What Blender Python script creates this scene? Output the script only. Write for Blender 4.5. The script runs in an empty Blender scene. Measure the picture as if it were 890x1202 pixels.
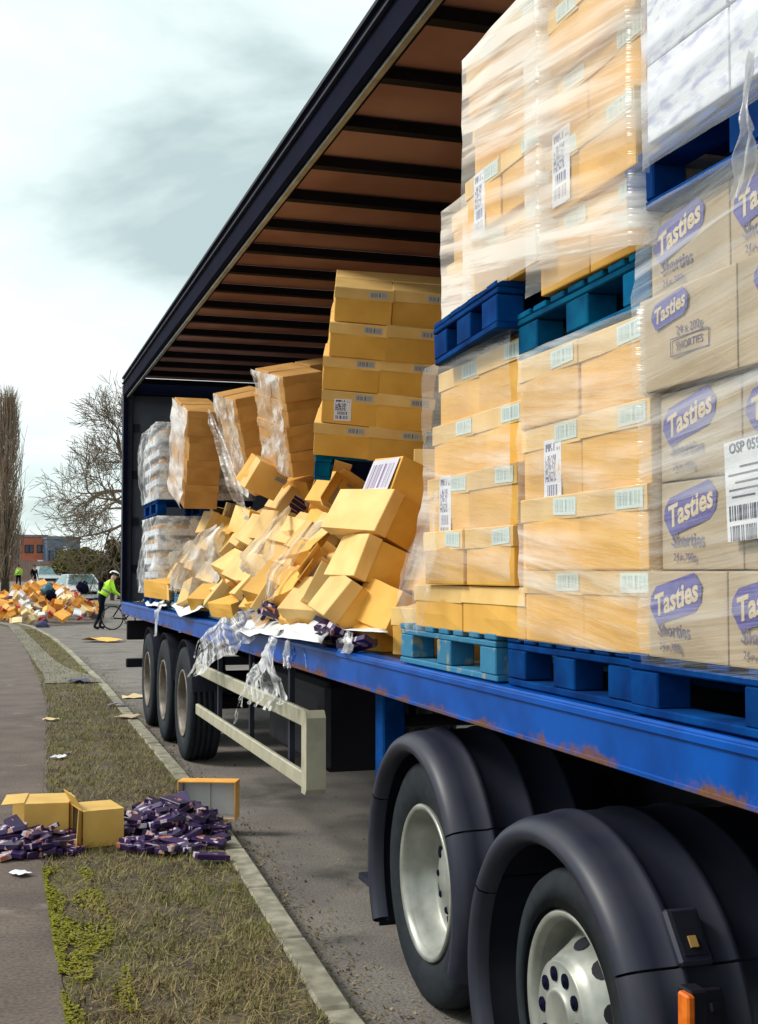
import bpy, bmesh, math, random
import numpy as np
from mathutils import Vector, Matrix, Euler, noise as mnoise
R = math.radians
rnd = random.Random(7)
S = bpy.context.scene
COL = S.collection

# ------------------------------------------------------------------ camera
cd = bpy.data.cameras.new("camera"); cam = bpy.data.objects.new("camera", cd); COL.objects.link(cam)
cam.location = (0, 0, 1.65); cam.rotation_euler = (R(92.753), 0, R(-17.13))
cd.sensor_fit = 'HORIZONTAL'; cd.sensor_width = 36; cd.lens = 36 * 1476 / 890
cd.clip_start = .05; cd.clip_end = 3000
S.camera = cam
# ------------------------------------------------------------------ world and sun
SUN_EL, SUN_AZ = R(44), R(-72)          # azimuth measured from +Y towards +X
W = bpy.data.worlds.new("World"); S.world = W; W.use_nodes = True
wn, wl = W.node_tree.nodes, W.node_tree.links
wn.clear()
def N(nodes, typ, **kw):
    n = nodes.new(typ)
    for k, v in kw.items():
        if k.startswith('i_'):
            key = k[2:]
            n.inputs[int(key) if key.isdigit() else key.replace('_', ' ')].default_value = v
        else: setattr(n, k, v)
    return n
sky = N(wn, 'ShaderNodeTexSky', sky_type='NISHITA', sun_disc=False, sun_elevation=SUN_EL, sun_rotation=SUN_AZ)
tc = N(wn, 'ShaderNodeTexCoord'); sp = N(wn, 'ShaderNodeSeparateXYZ'); wl.new(tc.outputs['Generated'], sp.inputs[0])
den = N(wn, 'ShaderNodeMath', operation='MAXIMUM'); den.inputs[1].default_value = 0.0; wl.new(sp.outputs[2], den.inputs[0])
den2 = N(wn, 'ShaderNodeMath', operation='ADD'); den2.inputs[1].default_value = .34; wl.new(den.outputs[0], den2.inputs[0])
dx = N(wn, 'ShaderNodeMath', operation='DIVIDE'); wl.new(sp.outputs[0], dx.inputs[0]); wl.new(den2.outputs[0], dx.inputs[1])
dy = N(wn, 'ShaderNodeMath', operation='DIVIDE'); wl.new(sp.outputs[1], dy.inputs[0]); wl.new(den2.outputs[0], dy.inputs[1])
cb = N(wn, 'ShaderNodeCombineXYZ'); wl.new(dx.outputs[0], cb.inputs[0]); wl.new(dy.outputs[0], cb.inputs[1])
mp = N(wn, 'ShaderNodeMapping'); mp.inputs['Location'].default_value = (3.6, .9, 0); mp.inputs['Rotation'].default_value = (0, 0, R(35)); mp.inputs['Scale'].default_value = (1.5, 1.9, 1)
wl.new(cb.outputs[0], mp.inputs[0])
cn = N(wn, 'ShaderNodeTexNoise', i_Scale=1.0, i_Detail=8.0, i_Roughness=.52, i_Distortion=.3); wl.new(mp.outputs[0], cn.inputs['Vector'])
cr = N(wn, 'ShaderNodeValToRGB'); wl.new(cn.outputs[0], cr.inputs[0])
cr.color_ramp.elements[0].position = .34; cr.color_ramp.elements[0].color = (.45, .56, .55, 1)
cr.color_ramp.elements[1].position = .60; cr.color_ramp.elements[1].color = (.92, .96, .94, 1)
e = cr.color_ramp.elements.new(.44); e.color = (.72, .83, .81, 1)
sc_ = N(wn, 'ShaderNodeVectorMath', operation='SCALE'); sc_.inputs['Scale'].default_value = 9.4; wl.new(cr.outputs[0], sc_.inputs[0])
mx = N(wn, 'ShaderNodeMix', data_type='RGBA'); mx.inputs[0].default_value = .88
wl.new(sky.outputs[0], mx.inputs[6]); wl.new(sc_.outputs[0], mx.inputs[7])
bg = N(wn, 'ShaderNodeBackground', i_Strength=.068); wl.new(mx.outputs[2], bg.inputs[0])
wo = N(wn, 'ShaderNodeOutputWorld'); wl.new(bg.outputs[0], wo.inputs[0])
sd = bpy.data.lights.new("sun", 'SUN'); sd.energy = 1.5; sd.angle = R(16); sd.color = (1, .95, .87)
sun = bpy.data.objects.new("sun", sd); COL.objects.link(sun)
sv = Vector((math.sin(SUN_AZ) * math.cos(SUN_EL), math.cos(SUN_AZ) * math.cos(SUN_EL), math.sin(SUN_EL)))
sun.rotation_euler = sv.to_track_quat('Z', 'Y').to_euler()
vs = S.view_settings; vs.view_transform = 'Standard'; vs.look = 'None'; vs.exposure = 1.02; vs.gamma = 1; vs.use_curve_mapping = False
S.cycles.transparent_max_bounces = 24; S.cycles.max_bounces = 8; S.cycles.caustics_reflective = False; S.cycles.caustics_refractive = False

# ------------------------------------------------------------------ materials
def lin(r, g, b): return tuple(((c / 255) / 12.92 if c / 255 <= .04045 else ((c / 255 + .055) / 1.055) ** 2.4) for c in (r, g, b))
MATS = {}
def mat(name, c1, c2=None, rough=.6, scale=8., metal=0., bump=0., detail=4., stretch=(1, 1, 1), rand=0., spec=.5, coat=0., lo=.35, hi=.65):
    m = bpy.data.materials.new(name); m.use_nodes = True; MATS[name] = m
    n, l = m.node_tree.nodes, m.node_tree.links; b = n['Principled BSDF']
    b.inputs['Roughness'].default_value = rough; b.inputs['Metallic'].default_value = metal
    b.inputs['Specular IOR Level'].default_value = spec; b.inputs['Coat Weight'].default_value = coat
    c2 = c2 or tuple(x * .8 for x in c1)
    t = N(n, 'ShaderNodeTexCoord'); mp = N(n, 'ShaderNodeMapping'); mp.inputs['Scale'].default_value = stretch; l.new(t.outputs['Object'], mp.inputs[0])
    oi = N(n, 'ShaderNodeObjectInfo')
    ad = N(n, 'ShaderNodeVectorMath', operation='ADD'); l.new(mp.outputs[0], ad.inputs[0])
    rs = N(n, 'ShaderNodeMath', operation='MULTIPLY'); rs.inputs[1].default_value = 37.; l.new(oi.outputs['Random'], rs.inputs[0]); l.new(rs.outputs[0], ad.inputs[1])
    ns = N(n, 'ShaderNodeTexNoise', i_Scale=scale, i_Detail=detail); l.new(ad.outputs[0], ns.inputs['Vector'])
    r = N(n, 'ShaderNodeValToRGB'); r.color_ramp.elements[0].position = lo; r.color_ramp.elements[1].position = hi
    r.color_ramp.elements[0].color = (*c2, 1); r.color_ramp.elements[1].color = (*c1, 1); l.new(ns.outputs[0], r.inputs[0])
    out = r.outputs[0]
    if rand:
        hv = N(n, 'ShaderNodeHueSaturation'); mr = N(n, 'ShaderNodeMapRange', i_To_Min=1 - rand, i_To_Max=1 + rand); l.new(oi.outputs['Random'], mr.inputs[0])
        l.new(mr.outputs[0], hv.inputs['Value']); l.new(out, hv.inputs['Color']); out = hv.outputs[0]
    l.new(out, b.inputs['Base Color'])
    if bump:
        bp = N(n, 'ShaderNodeBump', i_Strength=bump, i_Distance=.02); l.new(ns.outputs[0], bp.inputs['Height']); l.new(bp.outputs[0], b.inputs['Normal'])
    m['out'] = 1
    return m
def tree_of(m): return m.node_tree.nodes, m.node_tree.links
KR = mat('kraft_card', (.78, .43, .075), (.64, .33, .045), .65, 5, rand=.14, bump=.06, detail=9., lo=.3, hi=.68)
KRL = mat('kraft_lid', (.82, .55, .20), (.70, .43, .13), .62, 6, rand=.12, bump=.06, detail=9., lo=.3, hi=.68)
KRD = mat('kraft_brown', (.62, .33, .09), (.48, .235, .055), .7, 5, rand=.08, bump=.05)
KRB = mat('kraft_grey_brown', (.47, .365, .235), (.37, .28, .17), .7, 5, rand=.06, bump=.05)
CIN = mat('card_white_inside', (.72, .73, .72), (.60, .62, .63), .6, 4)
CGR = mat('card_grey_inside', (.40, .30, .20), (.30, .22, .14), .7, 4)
PLB = mat('pallet_blue', (.0, .052, .22), (.0, .02, .11), .9, 9, spec=.08, bump=.2, stretch=(1, 1, 1), rand=.2, lo=.3, hi=.7)
PLT = mat('pallet_teal', (.0, .13, .25), (.0, .06, .16), .9, 9, spec=.08, bump=.2, rand=.25)
PLW = mat('pallet_worn', (.015, .16, .30), (.28, .26, .16), .75, 14, bump=.3, lo=.30, hi=.42, rand=.1)
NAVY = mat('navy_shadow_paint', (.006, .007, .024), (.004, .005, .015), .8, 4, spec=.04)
BLACK = mat('black_paint', (.008, .008, .016), (.005, .005, .010), .65, 6, spec=.25)
DKGREY = mat('dark_grey_steel', (.030, .032, .05), (.018, .02, .032), .6, 5, rand=.1, spec=.2)
PGREY = mat('post_panel', (.10, .11, .14), (.07, .08, .11), .55, 3)
ALU = mat('beige_aluminium', (.50, .48, .36), (.40, .38, .28), .45, 10, metal=.15, bump=.05)
SILV = mat('silver_rim', (.43, .44, .40), (.24, .25, .22), .38, 7, metal=.4, bump=.03)
RIMT = mat('tan_rim', (.20, .165, .13), (.09, .075, .065), .5, 12, metal=.2)
RUB = mat('tyre_rubber', (.014, .020, .026), (.009, .012, .018), .75, 20, bump=.1, spec=.25)
GUARD = mat('mudguard_plastic', (.030, .030, .042), (.016, .019, .036), .45, 5, bump=.03, spec=.4, detail=10., lo=.42, hi=.75)
ORANGE = mat('amber_lens', (.75, .18, .02), (.6, .12, .01), .25, 30)
WHITE = mat('white_paper', (.80, .81, .82), (.70, .72, .75), .6, 10)
WPACK = mat('white_pack', (.76, .78, .82), (.44, .45, .62), .5, 26, lo=.36, hi=.50, detail=6, stretch=(1, .6, 1.6))
LGLASS = mat('car_glass', (.10, .22, .24), (.06, .15, .17), .08, 2, spec=.8)
HIVIS = mat('hivis_yellow', (.52, .90, .04), (.40, .78, .03), .6, 10)
DCLOTH = mat('dark_cloth', (.005, .006, .013), (.003, .004, .010), .9, 20, spec=.1)
SKIN = mat('skin', (.55, .33, .24), (.48, .28, .20), .5, 20)
CARW = mat('white_car_paint', (.72, .75, .75), (.66, .70, .70), .25, 3, coat=.4)
CARS = mat('silver_car_paint', (.45, .50, .52), (.40, .44, .46), .25, 3, coat=.4)
RED = mat('red_print', (.62, .05, .05), (.45, .03, .05), .55, 20, rand=.2)
ORG = mat('orange_print', (.84, .42, .08), (.74, .32, .04), .55, 12, rand=.2)
YEL = mat('pale_card', (.82, .66, .38), (.78, .56, .26), .6, 10, rand=.15)
TEALB = mat('teal_bag', (.05, .18, .22), (.03, .10, .15), .5, 8)
BARK = mat('bark', (.10, .085, .06), (.06, .05, .035), .9, 6)
TWIG = mat('twig_bark', (.20, .15, .10), (.12, .09, .06), .9, 6)
POPL = mat('poplar_twigs', (.27, .20, .14), (.18, .13, .09), .9, 3, rand=.15)
LEAF = mat('olive_leaf', (.14, .15, .025), (.075, .085, .015), .7, .6, rand=.1)
LEAFD = mat('dark_leaf', (.055, .05, .022), (.028, .028, .012), .8, .8)
BRICK = mat('red_brick', (.42, .13, .07), (.33, .10, .055), .8, 1.5)
CLAD = mat('blue_grey_cladding', (.12, .17, .25), (.10, .145, .21), .5, .6)
CLADG = mat('grey_cladding', (.20, .21, .25), (.16, .17, .2), .5, .6)
WINDK = mat('window_glass', (.05, .06, .09), (.03, .04, .06), .1, 2)
TIMB = mat('brown_fence', (.17, .11, .09), (.12, .08, .065), .8, 3)
KERBM = mat('kerb_concrete', (.32, .30, .225), (.17, .155, .115), .85, 11, bump=.4, rand=.16, detail=8)
REDBAG = mat('dark_red_card', (.16, .03, .02), (.10, .02, .015), .6, 10)

def rail_material():
    m = mat('blue_rail_paint', (.0, .075, .38), (.0, .036, .20), .45, 5, spec=.15, detail=10., lo=.22, hi=.58); n, l = tree_of(m); b = n['Principled BSDF']
    src = b.inputs['Base Color'].links[0].from_socket
    tcn = N(n, 'ShaderNodeTexCoord'); s = N(n, 'ShaderNodeSeparateXYZ'); l.new(tcn.outputs['Object'], s.inputs[0])
    no = N(n, 'ShaderNodeTexNoise', i_Scale=2.4, i_Detail=10., i_Roughness=.8); l.new(tcn.outputs['Object'], no.inputs['Vector'])
    # rust grows up from the lower edge (z -.075) in patches
    h = N(n, 'ShaderNodeMapRange', i_From_Min=-.075, i_From_Max=.03, i_To_Min=.15, i_To_Max=-.13); l.new(s.outputs[2], h.inputs[0])
    a = N(n, 'ShaderNodeMath', operation='ADD'); l.new(h.outputs[0], a.inputs[0]); l.new(no.outputs[0], a.inputs[1])
    r = N(n, 'ShaderNodeValToRGB'); r.color_ramp.elements[0].position = .585; r.color_ramp.elements[1].position = .66; l.new(a.outputs[0], r.inputs[0])
    n2 = N(n, 'ShaderNodeTexNoise', i_Scale=60., i_Detail=5.); l.new(tcn.outputs['Object'], n2.inputs['Vector'])
    rc = N(n, 'ShaderNodeValToRGB'); rc.color_ramp.elements[0].color = (.08, .032, .022, 1); rc.color_ramp.elements[1].color = (.20, .10, .065, 1); l.new(n2.outputs[0], rc.inputs[0])
    m2 = N(n, 'ShaderNodeMix', data_type='RGBA'); l.new(r.outputs[0], m2.inputs[0]); l.new(src, m2.inputs[6]); l.new(rc.outputs[0], m2.inputs[7])
    l.new(m2.outputs[2], b.inputs['Base Color'])
    rr = N(n, 'ShaderNodeMapRange', i_To_Min=.36, i_To_Max=.9); l.new(r.outputs[0], rr.inputs[0]); l.new(rr.outputs[0], b.inputs['Roughness'])
    return m
RAILM = rail_material()
def roof_material():
    m = bpy.data.materials.new('roof_skin'); m.use_nodes = True; n, l = tree_of(m); n.clear()
    o = N(n, 'ShaderNodeOutputMaterial'); d = N(n, 'ShaderNodeBsdfDiffuse'); t = N(n, 'ShaderNodeBsdfTranslucent'); mxs = N(n, 'ShaderNodeMixShader'); mxs.inputs[0].default_value = .10
    tcn = N(n, 'ShaderNodeTexCoord'); no = N(n, 'ShaderNodeTexNoise', i_Scale=1.3, i_Detail=3.); l.new(tcn.outputs['Object'], no.inputs['Vector'])
    r = N(n, 'ShaderNodeValToRGB'); r.color_ramp.elements[0].position = .35; r.color_ramp.elements[1].position = .65
    r.color_ramp.elements[0].color = (.44, .25, .22, 1); r.color_ramp.elements[1].color = (.60, .385, .335, 1); l.new(no.outputs[0], r.inputs[0])
    l.new(r.outputs[0], d.inputs[0]); l.new(r.outputs[0], t.inputs[0]); l.new(d.outputs[0], mxs.inputs[1]); l.new(t.outputs[0], mxs.inputs[2]); l.new(mxs.outputs[0], o.inputs[0])
    return m
ROOFM = roof_material()
def film_material(name, veil=.10, streak=.5, scale=(2.2, 1.6, 22.), shear=.0, col=(.93, .95, .96), lo=.5, hi=.72, gloss=.10):
    """stretch film: mostly clear, a faint milky veil, whiter along its stretched folds, glossy"""
    m = bpy.data.materials.new(name); m.use_nodes = True; n, l = tree_of(m); n.clear()
    o = N(n, 'ShaderNodeOutputMaterial'); tr = N(n, 'ShaderNodeBsdfTransparent')
    df = N(n, 'ShaderNodeBsdfDiffuse'); df.inputs[0].default_value = (*col, 1)
    tl = N(n, 'ShaderNodeBsdfTranslucent'); tl.inputs[0].default_value = (*col, 1)
    ms = N(n, 'ShaderNodeMixShader'); ms.inputs[0].default_value = .35; l.new(df.outputs[0], ms.inputs[1]); l.new(tl.outputs[0], ms.inputs[2])
    gl = N(n, 'ShaderNodeBsdfGlossy', i_Roughness=.28); gl.inputs[0].default_value = (1, 1, 1, 1)
    t = N(n, 'ShaderNodeTexCoord'); mp = N(n, 'ShaderNodeMapping'); mp.inputs['Scale'].default_value = scale; mp.inputs['Rotation'].default_value = (shear, 0, 0)
    vr = N(n, 'ShaderNodeVectorRotate', rotation_type='X_AXIS'); vr.inputs['Angle'].default_value = shear
    l.new(t.outputs['Object'], vr.inputs['Vector']); mp.inputs['Rotation'].default_value = (0, 0, 0); l.new(vr.outputs[0], mp.inputs[0])
    oi = N(n, 'ShaderNodeObjectInfo'); rs = N(n, 'ShaderNodeMath', operation='MULTIPLY'); rs.inputs[1].default_value = 53.; l.new(oi.outputs['Random'], rs.inputs[0])
    ad = N(n, 'ShaderNodeVectorMath', operation='ADD'); l.new(mp.outputs[0], ad.inputs[0]); l.new(rs.outputs[0], ad.inputs[1])
    a = N(n, 'ShaderNodeTexNoise', i_Scale=1., i_Detail=5., i_Roughness=.6, i_Distortion=.25); l.new(ad.outputs[0], a.inputs['Vector'])
    b2 = N(n, 'ShaderNodeTexNoise', i_Scale=.35, i_Detail=2., i_Distortion=.4); l.new(ad.outputs[0], b2.inputs['Vector'])
    r = N(n, 'ShaderNodeMapRange', i_From_Min=lo, i_From_Max=hi, i_To_Min=0., i_To_Max=streak); l.new(a.outputs[0], r.inputs[0])
    r2 = N(n, 'ShaderNodeMapRange', i_From_Min=.35, i_From_Max=.68, i_To_Min=.25, i_To_Max=1.5); l.new(b2.outputs[0], r2.inputs[0])
    mu = N(n, 'ShaderNodeMath', operation='MULTIPLY'); l.new(r.outputs[0], mu.inputs[0]); l.new(r2.outputs[0], mu.inputs[1])
    v2 = N(n, 'ShaderNodeMath', operation='MULTIPLY_ADD'); v2.inputs[1].default_value = veil; l.new(r2.outputs[0], v2.inputs[0]); l.new(mu.outputs[0], v2.inputs[2]); v2.use_clamp = True
    x1 = N(n, 'ShaderNodeMixShader'); l.new(v2.outputs[0], x1.inputs[0]); l.new(tr.outputs[0], x1.inputs[1]); l.new(ms.outputs[0], x1.inputs[2])
    x2 = N(n, 'ShaderNodeMixShader'); x2.inputs[0].default_value = gloss; l.new(x1.outputs[0], x2.inputs[1]); l.new(gl.outputs[0], x2.inputs[2])
    bp = N(n, 'ShaderNodeBump', i_Strength=.55, i_Distance=.03); l.new(a.outputs[0], bp.inputs['Height']); l.new(bp.outputs[0], gl.inputs['Normal'])
    l.new(x2.outputs[0], o.inputs[0]); return m
FILM = film_material('stretch_film', .10, .60, scale=(2., 1.2, 15.), shear=R(-6), col=(1, .97, .92), lo=.46, hi=.72)
FILMU = film_material('stretch_film_milky', .34, .8, scale=(2., .8, 17.), shear=R(-8), col=(1, .98, .93), lo=.43, hi=.60, gloss=.05)
FILMV = film_material('stretch_film_white', .22, .85, scale=(2., .55, 15.), shear=R(3), col=(.95, .97, 1), lo=.42, hi=.62, gloss=.05)
FILMT = film_material('stretch_film_clear', .045, .5, scale=(2., .8, 24.), shear=R(6), lo=.47, hi=.72)
FILMX = film_material('film_strip', .55, .9, scale=(9, 9, 5.), shear=R(30), lo=.42, hi=.68, gloss=.03, col=(.97, .96, .92))
FILMW = film_material('film_white', .45, .9, scale=(4, 3, 9.), lo=.42, hi=.7, gloss=.06)
FILMS = film_material('film_crumpled', .18, .95, scale=(7, 6, 10.), shear=R(35), lo=.46, hi=.68, gloss=.10)
FILMH = film_material('film_hanging', .26, .95, scale=(24, 24, 8.), shear=R(35), lo=.40, hi=.64, gloss=.02)

def print_material(name, paper, ink, kind):
    """flat print: bars, or rows of small type"""
    m = mat(name, paper, tuple(.93 * c for c in paper), .5, 6); n, l = tree_of(m); b = n['Principled BSDF']
    src = b.inputs['Base Color'].links[0].from_socket
    t = N(n, 'ShaderNodeTexCoord'); s = N(n, 'ShaderNodeSeparateXYZ'); l.new(t.outputs['Generated'], s.inputs[0])
    def noise1(vx, vy, seed, thr):
        c = N(n, 'ShaderNodeCombineXYZ', i_2=seed); 
        for k, (ax, sc) in enumerate((vx, vy)):
            q = N(n, 'ShaderNodeMath', operation='MULTIPLY'); q.inputs[1].default_value = sc; l.new(s.outputs[ax], q.inputs[0]); l.new(q.outputs[0], c.inputs[k])
        w = N(n, 'ShaderNodeTexWhiteNoise', noise_dimensions='3D')
        fl = N(n, 'ShaderNodeVectorMath', operation='FLOOR'); l.new(c.outputs[0], fl.inputs[0]); l.new(fl.outputs[0], w.inputs[0])
        g = N(n, 'ShaderNodeMath', operation='GREATER_THAN'); g.inputs[1].default_value = thr; l.new(w.outputs[0], g.inputs[0]); return g.outputs[0]
    def band(ax, a0, a1):
        g = N(n, 'ShaderNodeMath', operation='GREATER_THAN'); g.inputs[1].default_value = a0; l.new(s.outputs[ax], g.inputs[0])
        h = N(n, 'ShaderNodeMath', operation='LESS_THAN'); h.inputs[1].default_value = a1; l.new(s.outputs[ax], h.inputs[0])
        k = N(n, 'ShaderNodeMath', operation='MULTIPLY'); l.new(g.outputs[0], k.inputs[0]); l.new(h.outputs[0], k.inputs[1]); return k.outputs[0]
    def mul(*a):
        o = a[0]
        for x in a[1:]:
            k = N(n, 'ShaderNodeMath', operation='MULTIPLY'); l.new(o, k.inputs[0]); l.new(x, k.inputs[1]); o = k.outputs[0]
        return o
    def mxm(a, c):
        k = N(n, 'ShaderNodeMath', operation='MAXIMUM'); l.new(a, k.inputs[0]); l.new(c, k.inputs[1]); return k.outputs[0]
    if kind == 'bars': f = mul(noise1((0, 60.), (1, .01), 1., .5), band(0, .08, .92), band(1, .16, .86))
    else:
        f = mul(noise1((0, 60.), (1, .01), 2., .45), band(0, .1, .9), band(1, .08, .24))
        f = mxm(f, mul(noise1((0, 26.), (1, .01), 5., .5), band(0, .06, .8), band(1, .28, .42)))
        f = mxm(f, mul(noise1((0, 30.), (1, 34.), 3., .42), band(0, .08, .7), band(1, .46, .80)))
        f = mxm(f, mul(noise1((0, 16.), (1, 18.), 4., .45), band(0, .1, .92), band(1, .85, .95)))
    mi = N(n, 'ShaderNodeMix', data_type='RGBA'); l.new(f, mi.inputs[0]); l.new(src, mi.inputs[6]); mi.inputs[7].default_value = (*ink, 1)
    l.new(mi.outputs[2], b.inputs['Base Color']); return m
BARC = print_material('barcode_label', (.62, .72, .68), (.30, .38, .38), 'bars')
BARD = print_material('barcode_label_dark', (.46, .47, .46), (.10, .10, .14), 'bars')
SHIP = print_material('shipping_label', (.78, .79, .86), (.10, .09, .20), 'type')
PACKS = print_material('pack_ends', (.60, .58, .66), (.16, .09, .22), 'bars')
def choc_material():
    m = mat('purple_pack', (.036, .011, .085), (.016, .006, .044), .32, 8, rand=.3); n, l = tree_of(m); b = n['Principled BSDF']
    src = b.inputs['Base Color'].links[0].from_socket
    t = N(n, 'ShaderNodeTexCoord'); mp = N(n, 'ShaderNodeMapping'); mp.inputs['Scale'].default_value = (13, 20, 6); l.new(t.outputs['Object'], mp.inputs[0])
    oi = N(n, 'ShaderNodeObjectInfo'); ad = N(n, 'ShaderNodeVectorMath', operation='ADD'); rs = N(n, 'ShaderNodeMath', operation='MULTIPLY'); rs.inputs[1].default_value = 91.
    l.new(oi.outputs['Random'], rs.inputs[0]); l.new(mp.outputs[0], ad.inputs[0]); l.new(rs.outputs[0], ad.inputs[1])
    a = N(n, 'ShaderNodeTexNoise', i_Scale=1., i_Detail=2.); l.new(ad.outputs[0], a.inputs['Vector'])
    r = N(n, 'ShaderNodeValToRGB'); r.color_ramp.interpolation = 'CONSTANT'; r.color_ramp.elements[0].color = (0, 0, 0, 1); r.color_ramp.elements[1].position = .58; r.color_ramp.elements[1].color = (1, 1, 1, 1); l.new(a.outputs[0], r.inputs[0])
    c = N(n, 'ShaderNodeValToRGB'); c.color_ramp.elements[0].color = (.62, .60, .70, 1); c.color_ramp.elements[1].color = (.42, .16, .10, 1); c.color_ramp.elements[0].position = .45; c.color_ramp.elements[1].position = .6; l.new(a.outputs[1], c.inputs[0])
    mi = N(n, 'ShaderNodeMix', data_type='RGBA'); l.new(r.outputs[0], mi.inputs[0]); l.new(src, mi.inputs[6]); l.new(c.outputs[0], mi.inputs[7]); l.new(mi.outputs[2], b.inputs['Base Color'])
    return m
CHOC = choc_material()
LOGO = mat('logo_purple', (.10, .085, .34), (.075, .06, .27), .5, 30)
LOGT = mat('logo_cream', (.66, .55, .38), (.58, .47, .31), .6, 30)
INK = mat('purple_grey_ink', (.16, .12, .20), (.13, .10, .17), .6, 30)
INKD = mat('dark_ink', (.05, .05, .12), (.04, .04, .09), .6, 30)
PALEB = mat('chalk_blue', (.10, .24, .60), (.05, .14, .50), .7, 40, lo=.4, hi=.6)

# ------------------------------------------------------------------ mesh helpers
class MB:
    def __init__(s): s.v = []; s.f = []; s.m = []
    def add(s, vs, fs, M=None, mi=0):
        o = len(s.v); s.v += [tuple(M @ Vector(p)) if M else tuple(p) for p in vs]
        s.f += [tuple(o + i for i in f) for f in fs]; s.m += [mi] * len(fs); return s
    def box(s, c, d, M=None, mi=0, bev=0.):
        x, y, z = c; a, b, h = d[0] / 2, d[1] / 2, d[2] / 2
        if bev:
            vs = []; w = bev
            for k in (-1, 1):
                for (sx, sy) in ((-1, -1), (1, -1), (1, 1), (-1, 1)):
                    vs += [(x + sx * (a - w), y + sy * (b - w), z + k * h), (x + sx * a, y + sy * (b - w), z + k * (h - w)), (x + sx * (a - w), y + sy * b, z + k * (h - w))]
            I = lambda k, q, t: (12 if k > 0 else 0) + 3 * q + t
            fs = [tuple(I(-1, q, 0) for q in (3, 2, 1, 0)), tuple(I(1, q, 0) for q in (0, 1, 2, 3))]
            for q in range(4):
                r = (q + 1) % 4; t = 2 if q in (0, 2) else 1
                fs.append((I(-1, q, t), I(-1, r, t), I(1, r, t), I(1, q, t)))
                fs.append((I(1, q, t), I(1, r, t), I(1, r, 0), I(1, q, 0))); fs.append((I(-1, q, 0), I(-1, r, 0), I(-1, r, t), I(-1, q, t)))
            for q in range(4):
                t1, t2 = (1, 2) if q in (0, 2) else (2, 1)
                fs.append((I(-1, q, t1), I(-1, q, t2), I(1, q, t2), I(1, q, t1)))
                fs.append((I(1, q, 0), I(1, q, t1), I(1, q, t2))); fs.append((I(-1, q, 0), I(-1, q, t2), I(-1, q, t1)))
            return s.add(vs, fs, M, mi)
        vs = [(x + i * a, y + j * b, z + k * h) for k in (-1, 1) for (i, j) in ((-1, -1), (1, -1), (1, 1), (-1, 1))]
        return s.add(vs, [(3, 2, 1, 0), (4, 5, 6, 7), (0, 1, 5, 4), (1, 2, 6, 5), (2, 3, 7, 6), (3, 0, 4, 7)], M, mi)
    def tube(s, pts, rad, n=6, cap=True, mi=0):
        pts = [Vector(p) for p in pts]; rad = rad if isinstance(rad, (list, tuple)) else [rad] * len(pts); o = len(s.v)
        for i, p in enumerate(pts):
            d = (pts[min(i + 1, len(pts) - 1)] - pts[max(i - 1, 0)]).normalized()
            u = d.cross(Vector((0, 0, 1))); u = u.normalized() if u.length > 1e-3 else Vector((1, 0, 0)); w = d.cross(u)
            for k in range(n):
                t = 2 * math.pi * k / n; s.v.append(tuple(p + (u * math.cos(t) + w * math.sin(t)) * rad[i]))
        for i in range(len(pts) - 1):
            for k in range(n):
                a = o + i * n; s.f.append((a + k, a + (k + 1) % n, a + n + (k + 1) % n, a + n + k)); s.m.append(mi)
        if cap:
            s.f.append(tuple(o + k for k in range(n))[::-1]); s.f.append(tuple(o + (len(pts) - 1) * n + k for k in range(n))); s.m += [mi, mi]
        return s
    def lathe(s, prof, n=40, c=(0, 0, 0), a0=0., a1=2 * math.pi, mi=0):
        """profile (x, r) turned about the X axis through c"""
        o = len(s.v); full = abs(a1 - a0 - 2 * math.pi) < 1e-6; na = n if full else n + 1; k = len(prof)
        for i in range(na):
            t = a0 + (a1 - a0) * i / n
            for (x, r) in prof: s.v.append((c[0] + x, c[1] + r * math.cos(t), c[2] + r * math.sin(t)))
        for i in range(n):
            j = (i + 1) % na
            for q in range(k - 1): s.f.append((o + i * k + q, o + j * k + q, o + j * k + q + 1, o + i * k + q + 1)); s.m.append(mi)
        return s
    def prism(s, poly, x0, x1, mi=0, M=None):
        """polygon in (y, z) pulled from x0 to x1"""
        n = len(poly); vs = [(x0, y, z) for y, z in poly] + [(x1, y, z) for y, z in poly]
        fs = [tuple(range(n)), tuple(range(2 * n - 1, n - 1, -1))] + [(i, n + i, n + (i + 1) % n, (i + 1) % n) for i in range(n)]
        return s.add(vs, fs, M, mi)
    def mesh(s, name, mats, smooth=False):
        me = bpy.data.meshes.new(name); me.from_pydata(s.v, [], s.f)
        for m in (mats if isinstance(mats, (list, tuple)) else [mats]): me.materials.append(m)
        me.polygons.foreach_set('material_index', s.m)
        if smooth: me.polygons.foreach_set('use_smooth', [True] * len(s.f))
        bm = bmesh.new(); bm.from_mesh(me); bmesh.ops.recalc_face_normals(bm, faces=bm.faces); bm.to_mesh(me); bm.free()
        return me
    def obj(s, name, mats, parent=None, smooth=False, loc=None, rot=None):
        return link(name, s.mesh(name, mats, smooth), parent, loc, rot)
def link(name, data, parent=None, loc=None, rot=None):
    o = bpy.data.objects.new(name, data); COL.objects.link(o)
    if loc is not None: o.location = loc
    if rot is not None: o.rotation_euler = rot
    if parent: o.parent = parent
    return o
LABELS = {}
def tag(o, label, cat, group=None):
    o['label'] = label; o['category'] = cat
    if group: o['group'] = group
    return o
def empty(name, label, cat, loc=(0, 0, 0), rz=0., group=None):
    o = link(name, None, None, loc, (0, 0, rz)); o.empty_display_size = .1
    return tag(o, label, cat, group)
def struct(o): o['kind'] = 'structure'; return o
def stuff(o): o['kind'] = 'stuff'; return o
def copy_tree(o, parent=None):
    c = o.copy(); COL.objects.link(c); c.parent = parent
    for ch in o.children: copy_tree(ch, c)
    return c
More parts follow.
